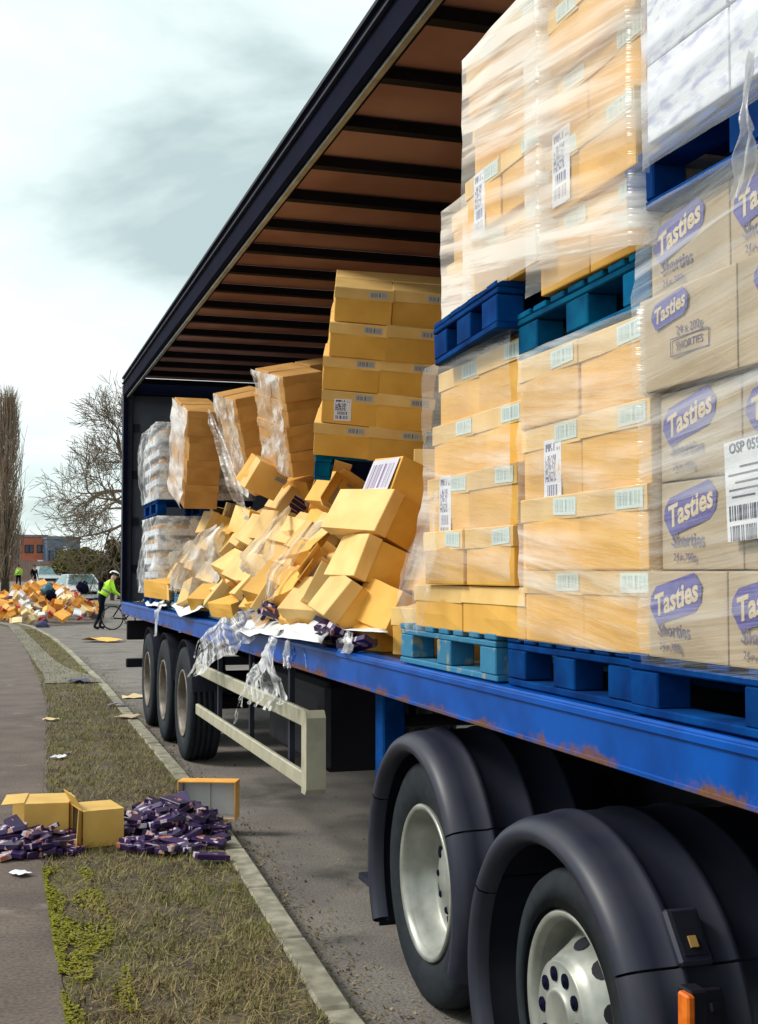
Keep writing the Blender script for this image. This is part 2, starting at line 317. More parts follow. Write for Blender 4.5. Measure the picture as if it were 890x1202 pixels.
ORD = ['bottom', 'second', 'third', 'fourth', 'fifth', 'sixth', 'seventh']
# camera maths, to turn a point of the photograph into one on a known plane
_F = 1476.; _TH = R(17.13); _P = R(2.753)
_fw = Vector((math.sin(_TH) * math.cos(_P), math.cos(_TH) * math.cos(_P), math.sin(_P))); _rt = Vector((math.cos(_TH), -math.sin(_TH), 0)); _up = _rt.cross(_fw)
def ray(px, py): return _fw + _rt * ((px - 445) / _F) + _up * ((601 - py) / _F)
def on_x(px, py, x): r = ray(px, py); return Vector((0, 0, 1.65)) + r * (x / r.x)
def on_z(px, py, z=0.): r = ray(px, py); return Vector((0, 0, 1.65)) + r * ((z - 1.65) / r.z)
def on_y(px, py, y): r = ray(px, py); return Vector((0, 0, 1.65)) + r * (y / r.y)
def on_plane(px, py, p, n): r = ray(px, py); c = Vector((0, 0, 1.65)); return c + r * ((Vector(p) - c).dot(Vector(n)) / r.dot(Vector(n)))

# ------------------------------------------------------------------ ground, road, kerb, verge, path
def gz(y): return .0125 * min(max(y - 60, 0), 90)
YS = [-6, 0, 3, 5, 7, 9, 12, 15, 18, 21, 25, 30, 35, 38, 42, 46, 52, 60, 70, 85, 100, 125, 150, 200, 400, 1500]
KP = [(-6, 1.24), (0, 1.24)] + sorted((p.y, p.x) for p in (on_z(a, b, .1) for a, b in [(409.5, 1174), (349, 1083), (283, 987), (222, 909), (167, 848), (124, 800), (83, 762)])) + [(31, 1.5), (38, 1.2), (42, .6), (45, -1.), (47, -5.), (48, -14.)]
def kx(y):
    for (a, b), (c, d) in zip(KP, KP[1:]):
        if a <= y <= c: return b + (d - b) * (y - a) / (c - a)
    return KP[-1][1]
PP = [(-6, .25), (0, .26), (4.5, .30), (7, .31), (10.5, .45), (15, .66), (18, .70), (26, .72), (36, .62), (46, -1)]
def pxe(y):
    for (a, b), (c, d) in zip(PP, PP[1:]):
        if a <= y <= c: return b + (d - b) * (y - a) / (c - a)
    return PP[-1][1]
def strip(name, xs, ys, z, m, nsub=1, smooth=False):
    b = MB(); n = nsub + 1
    for y in ys:
        a, c = xs(y)
        for i in range(n): b.v.append((a + (c - a) * i / nsub, y, gz(y) + (z(a + (c - a) * i / nsub, y) if callable(z) else z)))
    for j in range(len(ys) - 1):
        for i in range(nsub): b.f.append((j * n + i, j * n + i + 1, (j + 1) * n + i + 1, (j + 1) * n + i)); b.m.append(0)
    return b.obj(name, m, smooth=smooth)
def ground_material(name, cols, scale, patch=None, rough=.9, bump=.3, fine=60.):
    m = mat(name, cols[0], cols[1], rough, scale, bump=0, detail=8., lo=.3, hi=.7); n, l = tree_of(m); b = n['Principled BSDF']
    src = b.inputs['Base Color'].links[0].from_socket; t = N(n, 'ShaderNodeTexCoord')
    f = N(n, 'ShaderNodeTexNoise', i_Scale=fine, i_Detail=6.); l.new(t.outputs['Object'], f.inputs['Vector'])
    r = N(n, 'ShaderNodeMapRange', i_From_Min=.3, i_From_Max=.7, i_To_Min=.6, i_To_Max=1.35); l.new(f.outputs[0], r.inputs[0])
    mu = N(n, 'ShaderNodeVectorMath', operation='SCALE'); l.new(src, mu.inputs[0]); l.new(r.outputs[0], mu.inputs['Scale']); out = mu.outputs[0]
    if patch:
        col, sc, lo, hi, seed = patch
        mp = N(n, 'ShaderNodeMapping'); mp.inputs['Location'].default_value = seed; l.new(t.outputs['Object'], mp.inputs[0])
        p = N(n, 'ShaderNodeTexNoise', i_Scale=sc, i_Detail=5., i_Roughness=.6); l.new(mp.outputs[0], p.inputs['Vector'])
        pr = N(n, 'ShaderNodeMapRange', i_From_Min=lo, i_From_Max=hi); l.new(p.outputs[0], pr.inputs[0])
        mi = N(n, 'ShaderNodeMix', data_type='RGBA'); l.new(pr.outputs[0], mi.inputs[0]); l.new(out, mi.inputs[6]); mi.inputs[7].default_value = (*col, 1); out = mi.outputs[2]
    l.new(out, b.inputs['Base Color'])
    bp = N(n, 'ShaderNodeBump', i_Strength=bump, i_Distance=.01); l.new(f.outputs[0], bp.inputs['Height']); l.new(bp.outputs[0], b.inputs['Normal'])
    return m
ASPH = ground_material('asphalt', ((.20, .178, .155), (.12, .105, .095)), 2.2, fine=75., patch=((.06, .054, .05), 1.1, .55, .70, (4, 2, 0)), bump=.6)
PATHM = ground_material('old_tarmac_path', ((.145, .112, .092), (.08, .06, .052)), 2.2, fine=60., patch=((.27, .225, .185), 1.7, .62, .74, (2.3, 7.1, 0)))
PAVE = ground_material('pale_concrete', ((.20, .185, .145), (.13, .118, .09)), 1.0, fine=60.)
SOIL = ground_material('verge_soil', ((.125, .098, .052), (.055, .042, .03)), 3.5, fine=45., patch=((.15, .17, .012), 1.3, .56, .68, (.4, 3.2, 0)), bump=.7)
FIELD = ground_material('rough_grass_field', ((.10, .10, .04), (.07, .06, .03)), .4, fine=8.)
g = struct(strip('ground', lambda y: (-900, 900), YS, lambda x, y: -.14, FIELD))
struct(strip('road', lambda y: (kx(y), 9.2 + .02 * max(y, 0)) if y < 44 else (-60, 9.2 + .02 * y), [y for y in YS if y <= 200] , 0., ASPH))
vy = [-6 + .5 * i for i in range(11)] + [-.5 + .25 * i for i in range(80)] + [19.5 + 1.5 * i for i in range(19)]
struct(strip('verge', lambda y: (-14, kx(y) - .125), vy, .094, SOIL))
struct(strip('path', lambda y: (-1.9, pxe(y) + .05 * mnoise.noise((0, y * 1.3, 0)) + .03 * mnoise.noise((3, y * 5, 0))), vy, .1, PATHM))
PVY = [(18.2, .72, 1.5), (19.2, .78, 1.5), (20.4, .78, 1.28), (22, .74, 1.12), (26, .70, 1.02), (32, .62, .92), (38, .50, .80), (44, -.4, .0)]
def pv(y):
    for a, b in zip(PVY, PVY[1:]):
        if a[0] <= y <= b[0]: t = (y - a[0]) / (b[0] - a[0]); return (a[1] + (b[1] - a[1]) * t + .03 * mnoise.noise((1, y * 2, 0)), a[2] + (b[2] - a[2]) * t + .04 * mnoise.noise((5, y * 2, 0)))
    return PVY[-1][1:]
struct(strip('worn_edging', pv, [18.2 + .6 * i for i in range(43)], .108, PAVE))
struct(strip('pavement', lambda y: (9.3 + .02 * max(y, 0), 14), [y for y in YS if y <= 200], .1, PAVE))
struct(strip('centre_line', lambda y: (5.35, 5.47), [-6, 0, 10, 20, 30], .004, mat('road_paint', (.62, .62, .56), (.40, .40, .36), .7, 30)))
kerb = struct(link('kerb', None, None)); kerb['label'] = 'grey concrete kerb between the grass verge and the road'
y = 2.6; i = 0
while y < 44:
    ln = .9 if y < 33 else 1.2; a, c = Vector((kx(y), y, 0)), Vector((kx(y + ln), y + ln, 0)); d = c - a
    b = MB().box((0, 0, -.02), (.125, d.length - .022, .25), bev=.014)
    b.obj('kerb_stone', KERBM, kerb, loc=((a.x + c.x) / 2 - .0625, y + ln / 2, -.004 + rnd.uniform(-.004, .004)), rot=(0, 0, math.atan2(d.y, d.x) - math.pi / 2 + rnd.uniform(-.004, .004))); y += ln
struct(MB().box((9.25, 60, .0), (.125, 140, .2)).obj('kerb', KERBM))
# grass blades on the verge
def attr_material(name, stops, rough=.8):
    m = bpy.data.materials.new(name); m.use_nodes = True; n, l = tree_of(m); b = n['Principled BSDF']; b.inputs['Roughness'].default_value = rough; b.inputs['Specular IOR Level'].default_value = .2
    a = N(n, 'ShaderNodeAttribute', attribute_name='tone'); r = N(n, 'ShaderNodeValToRGB'); l.new(a.outputs['Fac'], r.inputs[0])
    el = r.color_ramp.elements; el[0].position = stops[0][0]; el[0].color = (*stops[0][1], 1); el[1].position = stops[-1][0]; el[1].color = (*stops[-1][1], 1)
    for p, c in stops[1:-1]: q = el.new(p); q.color = (*c, 1)
    l.new(r.outputs[0], b.inputs['Base Color']); return m
GRASSM = attr_material('grass_blades', [(0, (.075, .05, .028)), (.3, (.33, .255, .115)), (.6, (.19, .18, .06)), (.8, (.07, .11, .02)), (1, (.22, .205, .014))])
def quads_obj(name, V, tone, m):
    """V: (n, k, 3) corners of n faces of k corners"""
    n, k = V.shape[:2]; me = bpy.data.meshes.new(name); me.vertices.add(n * k); me.vertices.foreach_set('co', V.reshape(-1))
    me.loops.add(n * k); me.loops.foreach_set('vertex_index', np.arange(n * k)); me.polygons.add(n); me.polygons.foreach_set('loop_start', np.arange(n) * k)
    me.update(calc_edges=True); me.materials.append(m)
    at = me.attributes.new('tone', 'FLOAT', 'FACE'); at.data.foreach_set('value', tone.astype(np.float32)); return link(name, me)
rg = np.random.default_rng(5)
n = 95000; yy = 3.6 + 32 * rg.random(n) ** 2.1; lo = np.array([pxe(v) for v in yy]); hi = np.array([kx(v) - .13 for v in yy]); xx = lo - .03 + (hi - lo + .04) * rg.random(n)
pn = np.array([mnoise.noise((a * 2.2, b * 1.4, 0)) for a, b in zip(xx, yy)]); pm = np.array([mnoise.noise((a * 5, b * 4, 9)) for a, b in zip(xx, yy)])
keep = rg.random(n) < (.62 + .9 * pm); xx, yy, pn, pm, lo = xx[keep], yy[keep], pn[keep], pm[keep], lo[keep]; n = len(xx)
ang = rg.random(n) * 6.283; ln = .018 + .05 * rg.random(n) ** 1.5; lean = .3 + 1.05 * rg.random(n); w = .0016 + .0018 * rg.random(n)
bx, by = np.cos(ang), np.sin(ang); base = np.stack([xx, yy, np.full(n, .095)], 1); side = np.stack([-by, bx, 0 * bx], 1) * w[:, None]
tone = np.clip(.42 + .55 * pn + .22 * rg.standard_normal(n), 0, .97)
moss = (xx - lo < .10 + .10 * np.abs(np.sin(yy * 2.1))) & (yy < 6.9) & (pn > -.35); tone[moss] = np.clip(.96 + .05 * rg.standard_normal(moss.sum()), .8, 1); ln = np.where(moss, ln * .45, ln)
tip = base + np.stack([bx * np.sin(lean), by * np.sin(lean), np.cos(lean)], 1) * ln[:, None]
stuff(quads_obj('grass', np.stack([base - side, base + side, tip], 1), tone, GRASSM))['label'] = 'short dry olive and brown grass on the roadside verge'
n = 9000; yy = 4.2 + 2.7 * rg.random(n); xx = np.array([pxe(v) for v in yy]) - .03 + .26 * rg.random(n) ** 1.6; pm = np.array([mnoise.noise((a * 6, b * 2.2, 4)) for a, b in zip(xx, yy)]); k = pm > -.02; xx, yy = xx[k], yy[k]; n = len(xx)
a = rg.random(n) * 6.283; c = np.stack([xx, yy, .100 + .012 * rg.random(n)], 1); d = np.stack([np.cos(a), np.sin(a), .3 * rg.standard_normal(n)], 1) * .009; s = np.stack([-np.sin(a), np.cos(a), .3 * rg.standard_normal(n)], 1) * .006
stuff(quads_obj('moss', np.stack([c - d, c + s, c + d, c - s], 1), np.clip(.97 + .05 * rg.standard_normal(n), .85, 1), GRASSM))['label'] = 'bright yellow green moss along the edge of the path'
n = 9000; yy = 2 + 24 * rg.random(n) ** 1.7; xx = np.array([kx(v) for v in yy]) + .02 + np.abs(.13 * rg.standard_normal(n)) + .8 * (rg.random(n) < .12) * rg.random(n); a = rg.random(n) * 6.283; l = .003 + .007 * rg.random(n) ** 2
c = np.stack([xx, yy, .004 + .3 * l], 1); d = np.stack([np.cos(a), np.sin(a), .5 * rg.standard_normal(n)], 1) * l[:, None]; s = np.stack([-np.sin(a), np.cos(a), .5 * rg.standard_normal(n)], 1) * l[:, None] * .7
stuff(quads_obj('grit', np.stack([c - d, c + s, c + d, c - s], 1), np.clip(.12 + .12 * rg.standard_normal(n), 0, .5), GRASSM))['label'] = 'grit and dead leaf litter in the gutter beside the kerb'
# twigs and straw lying on the verge
n = 4200; yy = 4 + 9 * rg.random(n) ** 1.5; xx = np.array([pxe(v) for v in yy]) + np.array([kx(v) - .15 - pxe(v) for v in yy]) * rg.random(n); a = rg.random(n) * 6.283; ln = .010 + .030 * rg.random(n) ** 1.5; w = .0009 + .0012 * rg.random(n)
c = np.stack([xx, yy, .1 + .025 * rg.random(n)], 1); d = np.stack([np.cos(a), np.sin(a), .25 * rg.standard_normal(n)], 1) * ln[:, None]; s = np.stack([-np.sin(a), np.cos(a), 0 * a], 1) * w[:, None]
stuff(quads_obj('straw', np.stack([c - d - s, c + d - s, c + d + s, c - d + s], 1), np.clip(.22 + .12 * rg.standard_normal(n), 0, .6), GRASSM))['label'] = 'dead stalks and twigs strewn over the verge'

# ------------------------------------------------------------------ trailer
TX, Y0, Y1, ZD = 1.58, 1.62, 16.2, 1.282
trailer = empty('curtainside_trailer', 'long blue decked curtain sided lorry trailer with its side open', 'trailer', (TX, 9, 0))
def tp(b, name, m, smooth=False):
    o = b.obj(name, m, None, smooth); o.parent = trailer; o.matrix_parent_inverse = Matrix.Translation((-TX, -9, 0)); return o
L = Y1 - Y0; YC = (Y0 + Y1) / 2
rail = MB(); rail.box((0, 0, 0), (.09, L, .148), bev=.006); rail.box((-.049, 0, .055), (.012, L, .022), bev=.003); rail.box((-.048, 0, -.066), (.010, L, .014), bev=.002)
o = tp(rail, 'side_rail', RAILM); o.location = (TX + .045, YC, ZD - .074)
b = MB().box((TX + 1.32, YC, ZD - .03), (2.46, L - .02, .05)); tp(b, 'deck', mat('deck_ply', (.04, .032, .032), (.022, .018, .02), .7, 5))
mk = MB(); zc = ZD - .074
for (y, pts) in ((6.72, [(0, -.04), (-.06, .0), (-.02, .035), (.03, .02), (.02, -.03)]), (6.5, [(.05, .03), (-.03, .04), (-.08, .0), (-.10, -.06)])):
    mk.tube([(TX - .0015, y + a, zc + c) for a, c in pts], .006, 4)
tp(mk, 'scrawled_mark', PALEB)
# beams and cross members under the deck
for x in (2.40, 3.42):
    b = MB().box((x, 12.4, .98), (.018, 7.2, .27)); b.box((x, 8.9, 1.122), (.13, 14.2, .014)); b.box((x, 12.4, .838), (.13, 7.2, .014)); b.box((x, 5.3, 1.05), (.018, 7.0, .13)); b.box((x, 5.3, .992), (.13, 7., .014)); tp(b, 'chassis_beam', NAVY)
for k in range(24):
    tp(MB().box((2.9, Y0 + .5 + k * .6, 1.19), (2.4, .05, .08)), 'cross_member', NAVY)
# roof: cant rails, skin, bows
cr_ = MB(); cr_.prism([(TX + .0, 4.13), (TX + .02, 4.135), (TX + .16, 4.15), (TX + .16, 4.02), (TX + .10, 3.90), (TX + .02, 3.885), (TX, 3.90)], Y0, Y1)
cr_.v = [(y, x, z) for (x, y, z) in cr_.v]; tp(cr_, 'cant_rail', NAVY)
tp(MB().box((TX + .05, YC, 3.877), (.03, L - .1, .016)), 'curtain_track', SILV)
tp(MB().box((TX - .012, YC, 4.05), (.02, L - .05, .012)).box((TX - .010, YC, 4.125), (.018, L, .02)), 'roof_trim', DKGREY)
tp(MB().box((4.06, YC, 3.99), (.14, L, .28)), 'cant_rail', NAVY)
for k in range(22):
    y = 5.02 - 4 * .68 - .34 + .68 * k + .34
    tp(MB().box((2.84, y, 4.055), (2.32, .075, .06)).box((2.84, y + .045, 4.075), (2.32, .02, .02)), 'roof_bow', BLACK)
    if y < 15.6: tp(MB().box((2.86, y + .34, 4.098), (2.36, .67, .006)), 'roof_panel', ROOFM)
tp(MB().box((2.86, 1.96, 4.098), (2.36, .66, .006)), 'roof_panel', ROOFM)
# far side curtain, headboard and rear frame
cu = MB(); nn = 90
for k in range(nn + 1):
    y = Y0 + L * k / nn
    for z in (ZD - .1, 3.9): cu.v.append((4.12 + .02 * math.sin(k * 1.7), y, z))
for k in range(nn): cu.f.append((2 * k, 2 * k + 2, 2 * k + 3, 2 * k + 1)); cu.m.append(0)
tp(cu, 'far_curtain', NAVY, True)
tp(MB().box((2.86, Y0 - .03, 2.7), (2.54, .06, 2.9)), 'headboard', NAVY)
tp(MB().box((TX + .06, Y1 + .05, 2.66), (.12, .18, 2.78), bev=.01), 'rear_post', DKGREY)
tp(MB().box((TX + .025, Y1 - .06, 2.66), (.05, .03, 2.7)), 'corner_strip', NAVY)
tp(MB().box((4.07, Y1 + .05, 2.66), (.12, .18, 2.78)), 'rear_post', NAVY)
for s in (0, 1):
    d = tp(MB().box((TX + .09 + .615 + 1.215 * s, Y1 + .1, 2.64), (1.205, .05, 2.7), bev=.008), 'rear_door', PGREY)
    for z in (1.7, 2.3, 2.9, 3.5):
        h = MB().box((TX + .17 + 2.36 * s, Y1 + .06, z), (.09, .03, .10)).obj('hinge', DKGREY, d)
tp(MB().box((2.85, Y1 + .05, 4.0), (2.4, .16, .16)), 'rear_header', NAVY)
tp(MB().box((1.86, Y1 - .2, .93), (.46, .06, .24), bev=.01), 'rear_lamp_board', BLACK)
tp(MB().box((2.86, Y1 - .16, .52), (2.46, .09, .11), bev=.01), 'rear_bumper', BLACK)
for x in (2.2, 3.5): tp(MB().box((x, Y1 - .1, .8), (.08, .06, .5)), 'bumper_bracket', BLACK)
# side guard
sg = tp(MB().box((TX + .03, 8.36, .876), (.03, 3.70, .092), bev=.006), 'side_guard_rail', ALU)
tp(MB().box((TX + .03, 8.36, .548), (.03, 3.70, .085), bev=.006), 'side_guard_rail', ALU)
po = MB(); po.prism([(6.52, .49), (6.44, .49), (6.41, .52), (6.41, .89), (6.44, .925), (6.52, .925)], TX + .0, TX + .03); po.prism([(6.44, .49), (6.41, .52), (6.41, .89), (6.44, .925), (6.47, .925), (6.47, .49)], TX + .03, TX + .105)
tp(po, 'side_guard_post', ALU)
for y in (7.05, 8.2, 9.4): tp(MB().box((TX + .07, y, .80), (.03, .045, .62)), 'side_guard_bracket', DKGREY)
# wheels
def tyre_mesh(r, rim, w):
    p = [(w * .88, rim), (w, rim + .03), (w, r - .04), (w * .97, r - .012), (w * .9, r)]
    for k in range(4): a = w * (.72 - .17 * k); p += [(a + .008, r), (a + .006, r - .012), (a - .006, r - .012), (a - .008, r)]
    p += [(w * .1, r), (w * .03, r - .012), (.0, r - .045), (-.006, r - .11), (.004, rim + .035), (.02, rim + .006), (.03, rim)]
    b = MB().lathe(p, 64); nl = 64
    return b.mesh('tyre', RUB, True)
def rim_mesh(rim, kind, m):
    b = MB(); b.lathe([(.03, rim + .004), (.008, rim + .012), (.0, rim + .004), (.008, rim - .012), (.03, rim - .02)], 64)
    if kind == 'dish':
        b.lathe([(.03, rim - .02), (.06, rim - .035), (.125, rim - .045), (.137, rim - .065), (.139, .15), (.11, .13), (.105, .0)], 64)
    else:
        b.lathe([(.03, rim - .02), (.11, rim - .028), (.13, rim - .034), (.10, .232), (.085, .226), (.012, .176), (-.002, .168), (-.006, .160), (-.020, .157), (-.024, .150), (-.024, .082), (-.034, .078), (-.036, .070), (-.030, .062), (-.030, .0)], 64)
    return b.mesh('rim', m, True)
def wheel(x, y, z, r, rim, w, kind, rimm, par, off, flip=False):
    t = link('wheel', TY[(r, rim, w)] if (r, rim, w) in TY else TY.setdefault((r, rim, w), tyre_mesh(r, rim, w)), par)
    t.location = (x, y, z); t.parent = par; t.matrix_parent_inverse = Matrix.Translation(off)
    if flip: t.rotation_euler = (0, 0, math.pi)
    key = (rim, kind, rimm.name)
    if key not in RI: RI[key] = rim_mesh(rim, kind, rimm)
    link('rim', RI[key], t)
    for k in range(10):
        a = 2 * math.pi * k / 10
        if kind == 'hub': link('wheel_nut', NUTH, t, (-.024, .118 * math.cos(a), .118 * math.sin(a)))
        else: link('wheel_nut', NUT, t, (.128, .13 * math.cos(a), .13 * math.sin(a)))
    if kind == 'dish':
        for k in range(8):
            a = 2 * math.pi * (k + .5) / 8
            link('hand_hole', HOLED, t, (.1365, .19 * math.cos(a), .19 * math.sin(a)), (a, 0, 0))
    if kind == 'hub':
        for k in range(10):
            a = 2 * math.pi * (k + .5) / 10
            link('hand_hole', HOLE, t, (.050, .202 * math.cos(a), .202 * math.sin(a)), (a, 0, 0))
    return t
TY, RI = {}, {}
NUT = MB().lathe([(.02, .019), (-.012, .018), (-.022, .012), (-.024, 0)], 8).mesh('wheel_nut', NAVY, True)
NUTH = MB().lathe([(.002, .021), (-.005, .021), (-.005, .016), (-.002, .013), (-.009, .011), (-.010, 0)], 12).mesh('wheel_nut', NAVY, True)
hb = MB()
for k in range(12):
    a = 2 * math.pi * k / 12; hb.v.append((1.46 * .016 * math.cos(a) - .004, .016 * math.cos(a), .030 * math.sin(a)))
hb.f.append(tuple(range(12))); hb.m.append(0)
HOLE = hb.mesh('hand_hole', BLACK)
hd = MB()
for k in range(12): a = 2 * math.pi * k / 12; hd.v.append((-.004, .017 * math.cos(a), .026 * math.sin(a)))
hd.f.append(tuple(range(12))); hd.m.append(0); HOLED = hd.mesh('hand_hole', BLACK)
off = (-TX, -9, 0)
for y in (11.22, 12.53, 13.84):
    wheel(1.63, y, .495, .495, .285, .28, 'dish', RIMT, trailer, off); wheel(4.08, y, .495, .495, .285, .36, 'dish', RIMT, trailer, off, True)
    tp(MB().tube([(1.9, y, .5), (3.8, y, .5)], .07, 10), 'axle', BLACK)
    fl = MB().lathe([(0, .56), (.30, .56), (.30, .552), (0, .552), (0, .56)], 26, (1.64, y, .495), R(15), R(165)); tp(fl, 'mudguard', DKGREY, True)
for x in (1.80, 3.92):
    lg = tp(MB().box((x, 5.66, .88), (.11, .13, .56), bev=.008), 'landing_leg', PLB)
    for nm, bb in (('inner_leg', MB().box((0, 0, 0), (.10, .10, .42))), ('foot', MB().box((0, 0, -.22), (.24, .24, .03)).box((0, 0, -.17), (.1, .05, .08)))):
        q = bb.obj(nm, DKGREY, lg); q.location = (x, 5.66, .44)
tp(MB().tube([(1.8, 5.66, .95), (3.9, 5.66, .95)], .03, 8), 'landing_leg_shaft', BLACK)
for k, y in enumerate((9.0, 10.1)):
    tp(MB().lathe([(-.38, .0), (-.36, .10), (-.33, .125), (.33, .125), (.36, .10), (.38, 0)], 20, (2.9, y, .80)), 'air_tank', DKGREY, True)
tp(MB().tube([(2.2, 5.6, 1.06), (2.15, 7, 1.0), (2.25, 9, 1.02), (2.2, 11, 1.0)], .014, 6), 'air_line', DKGREY, True)
tp(MB().box((2.05, 7.6, .78), (.5, 1.5, .5), bev=.03), 'tool_box', BLACK)
tp(MB().box((3.9, 7.4, .76), (.03, 2.2, .5)), 'side_guard', NAVY)

# ------------------------------------------------------------------ tractor unit (only its rear bogie is in view)
tractor = empty('tractor_unit', 'rear end of the lorry tractor unit with two wheels under black mudguards', 'lorry', (TX, 4, 0))
offt = (-TX, -4, 0)
def tr(b, name, m, smooth=False):
    o = b.obj(name, m, None, smooth); o.parent = tractor; o.matrix_parent_inverse = Matrix.Translation(offt); return o
WY = (4.62, 3.35)
wheel(1.60, WY[0], .462, .462, .283, .58, 'dish', SILV, tractor, offt); wheel(1.60, WY[1], .378, .41, .283, .33, 'hub', SILV, tractor, offt)
for y, w in zip(WY, (.58, .33)):
    wheel(4.1, y, .462, .462, .283, w, 'dish', SILV, tractor, offt, True)
    tr(MB().tube([(1.9, y, .46), (3.8, y, .46)], .09, 10), 'axle', BLACK)
    pf = [(.0, .495), (-.035, .500), (-.055, .515), (-.058, .540), (-.040, .566), (-.01, .580), (.03, .586), (.085, .588), (.092, .597), (.108, .597), (.115, .588), (.25, .589), (.257, .597), (.273, .597), (.28, .589), (.42, .589), (.427, .597), (.443, .597), (.45, .589), (.62, .588), (.62, .572), (.03, .568), (.0, .553), (.0, .495)]
    for nm, a0, a1 in (('mudguard_crown', 30, 150), ('mudguard_flank', -30, 29.3), ('mudguard_flank', 150.7, 205)):
        b = MB().lathe(pf, 26, (0, 0, 0), R(a0), R(a1)); sy, sz, cy, cz = (.955, .975, 4.65, .462) if y > 4 else (1.05, .965, 3.43, .362)
        b.v = [(1.60 + v[0], cy + v[1] * sy, cz + v[2] * sz) for v in b.v]; tr(b, nm, GUARD, True)
    # lamp recess with its clip on the near flank
    if y < 4:
        th = R(36); cx_, cy_, cz_ = 1.735, 3.43, .362
        def fl(b, r, a, nm, m, par=None):
            q = b.obj(nm, m, par); 
            if par is None: q.parent = tractor; q.matrix_parent_inverse = Matrix.Translation(offt); q.location = (cx_, cy_ - r * 1.06 * math.cos(R(a)), cz_ + r * .955 * math.sin(R(a))); q.rotation_euler = (-R(a), 0, 0)
            return q
        f = fl(MB().box((0, 0, 0), (.10, .03, .15), bev=.008), .60, 37, 'lamp_recess', GUARD)
        fl(MB().box((0, -.0165, .004), (.066, .006, .115)), 0, 0, 'lamp_glass', BLACK, f); fl(MB().box((0, -.022, -.02), (.022, .006, .03)), 0, 0, 'bulb', mat('bulb_amber', (.4, .24, .08), (.3, .18, .06), .3, 5), f)
        fl(MB().box((.01, 0, 0), (.07, .03, .13), bev=.006).box((.01, -.02, .02), (.02, .02, .02)), .60, 18, 'guard_clip', BLACK)
        p = on_y(806, 1183, y - .62)
        tr(MB().box((p.x, p.y, p.z - .02), (.022, .05, .11), bev=.005), 'marker_lamp', ORANGE); tr(MB().box((p.x + .03, p.y + .02, p.z - .03), (.05, .06, .14), bev=.005), 'lamp_bracket', BLACK)
    else:
        tr(MB().box((1.86, y + .60, .32), (.5, .012, .36)), 'mud_flap', BLACK)
for x in (2.42, 3.30): tr(MB().box((x, 2.9, .78), (.08, 3.6, .26)), 'chassis_rail', BLACK)
tr(MB().box((2.86, 3.6, 1.06), (1.0, .9, .08), bev=.02), 'coupling_plate', BLACK)
tr(MB().box((1.95, 1.9, .62), (.55, .9, .55), bev=.05), 'fuel_tank', NAVY)

# ------------------------------------------------------------------ pallets
PART = {}
def pallet(loc, rz, m, label, ly=1.0, lx=1.2, group='blue wooden pallets', rot=None):
    """origin at the middle of its underside; runners along Y"""
    r = empty('pallet', label, 'pallet', loc, 0, group); r.rotation_euler = rot or (0, 0, rz)
    def pc(nm, d, c):
        k = (nm, d, m.name)
        if k not in PART: PART[k] = MB().box((0, 0, 0), d, bev=.004).mesh(nm, m)
        link(nm, PART[k], r, (c[0], c[1], c[2] + rnd.uniform(-.0015, .0015)), (0, 0, rnd.uniform(-.01, .01)))
    for x in (-1, 0, 1):
        pc('bottom_board', (.10, ly, .022), (x * (lx / 2 - .052), 0, .013))
        for y in (-1, 0, 1): pc('block', (.096, .14, .09), (x * (lx / 2 - .05), y * (ly / 2 - .072), .070))
        pc('stringer_board', (.10, ly, .02), (x * (lx / 2 - .051), 0, .1265))
    nb = 7
    for k in range(nb): pc('top_board', (lx, .1 if k in (0, 3, 6) else .09, .021), (0, -ly / 2 + .05 + (ly - .1) * k / (nb - 1), .1485))
    return r
PH = .16

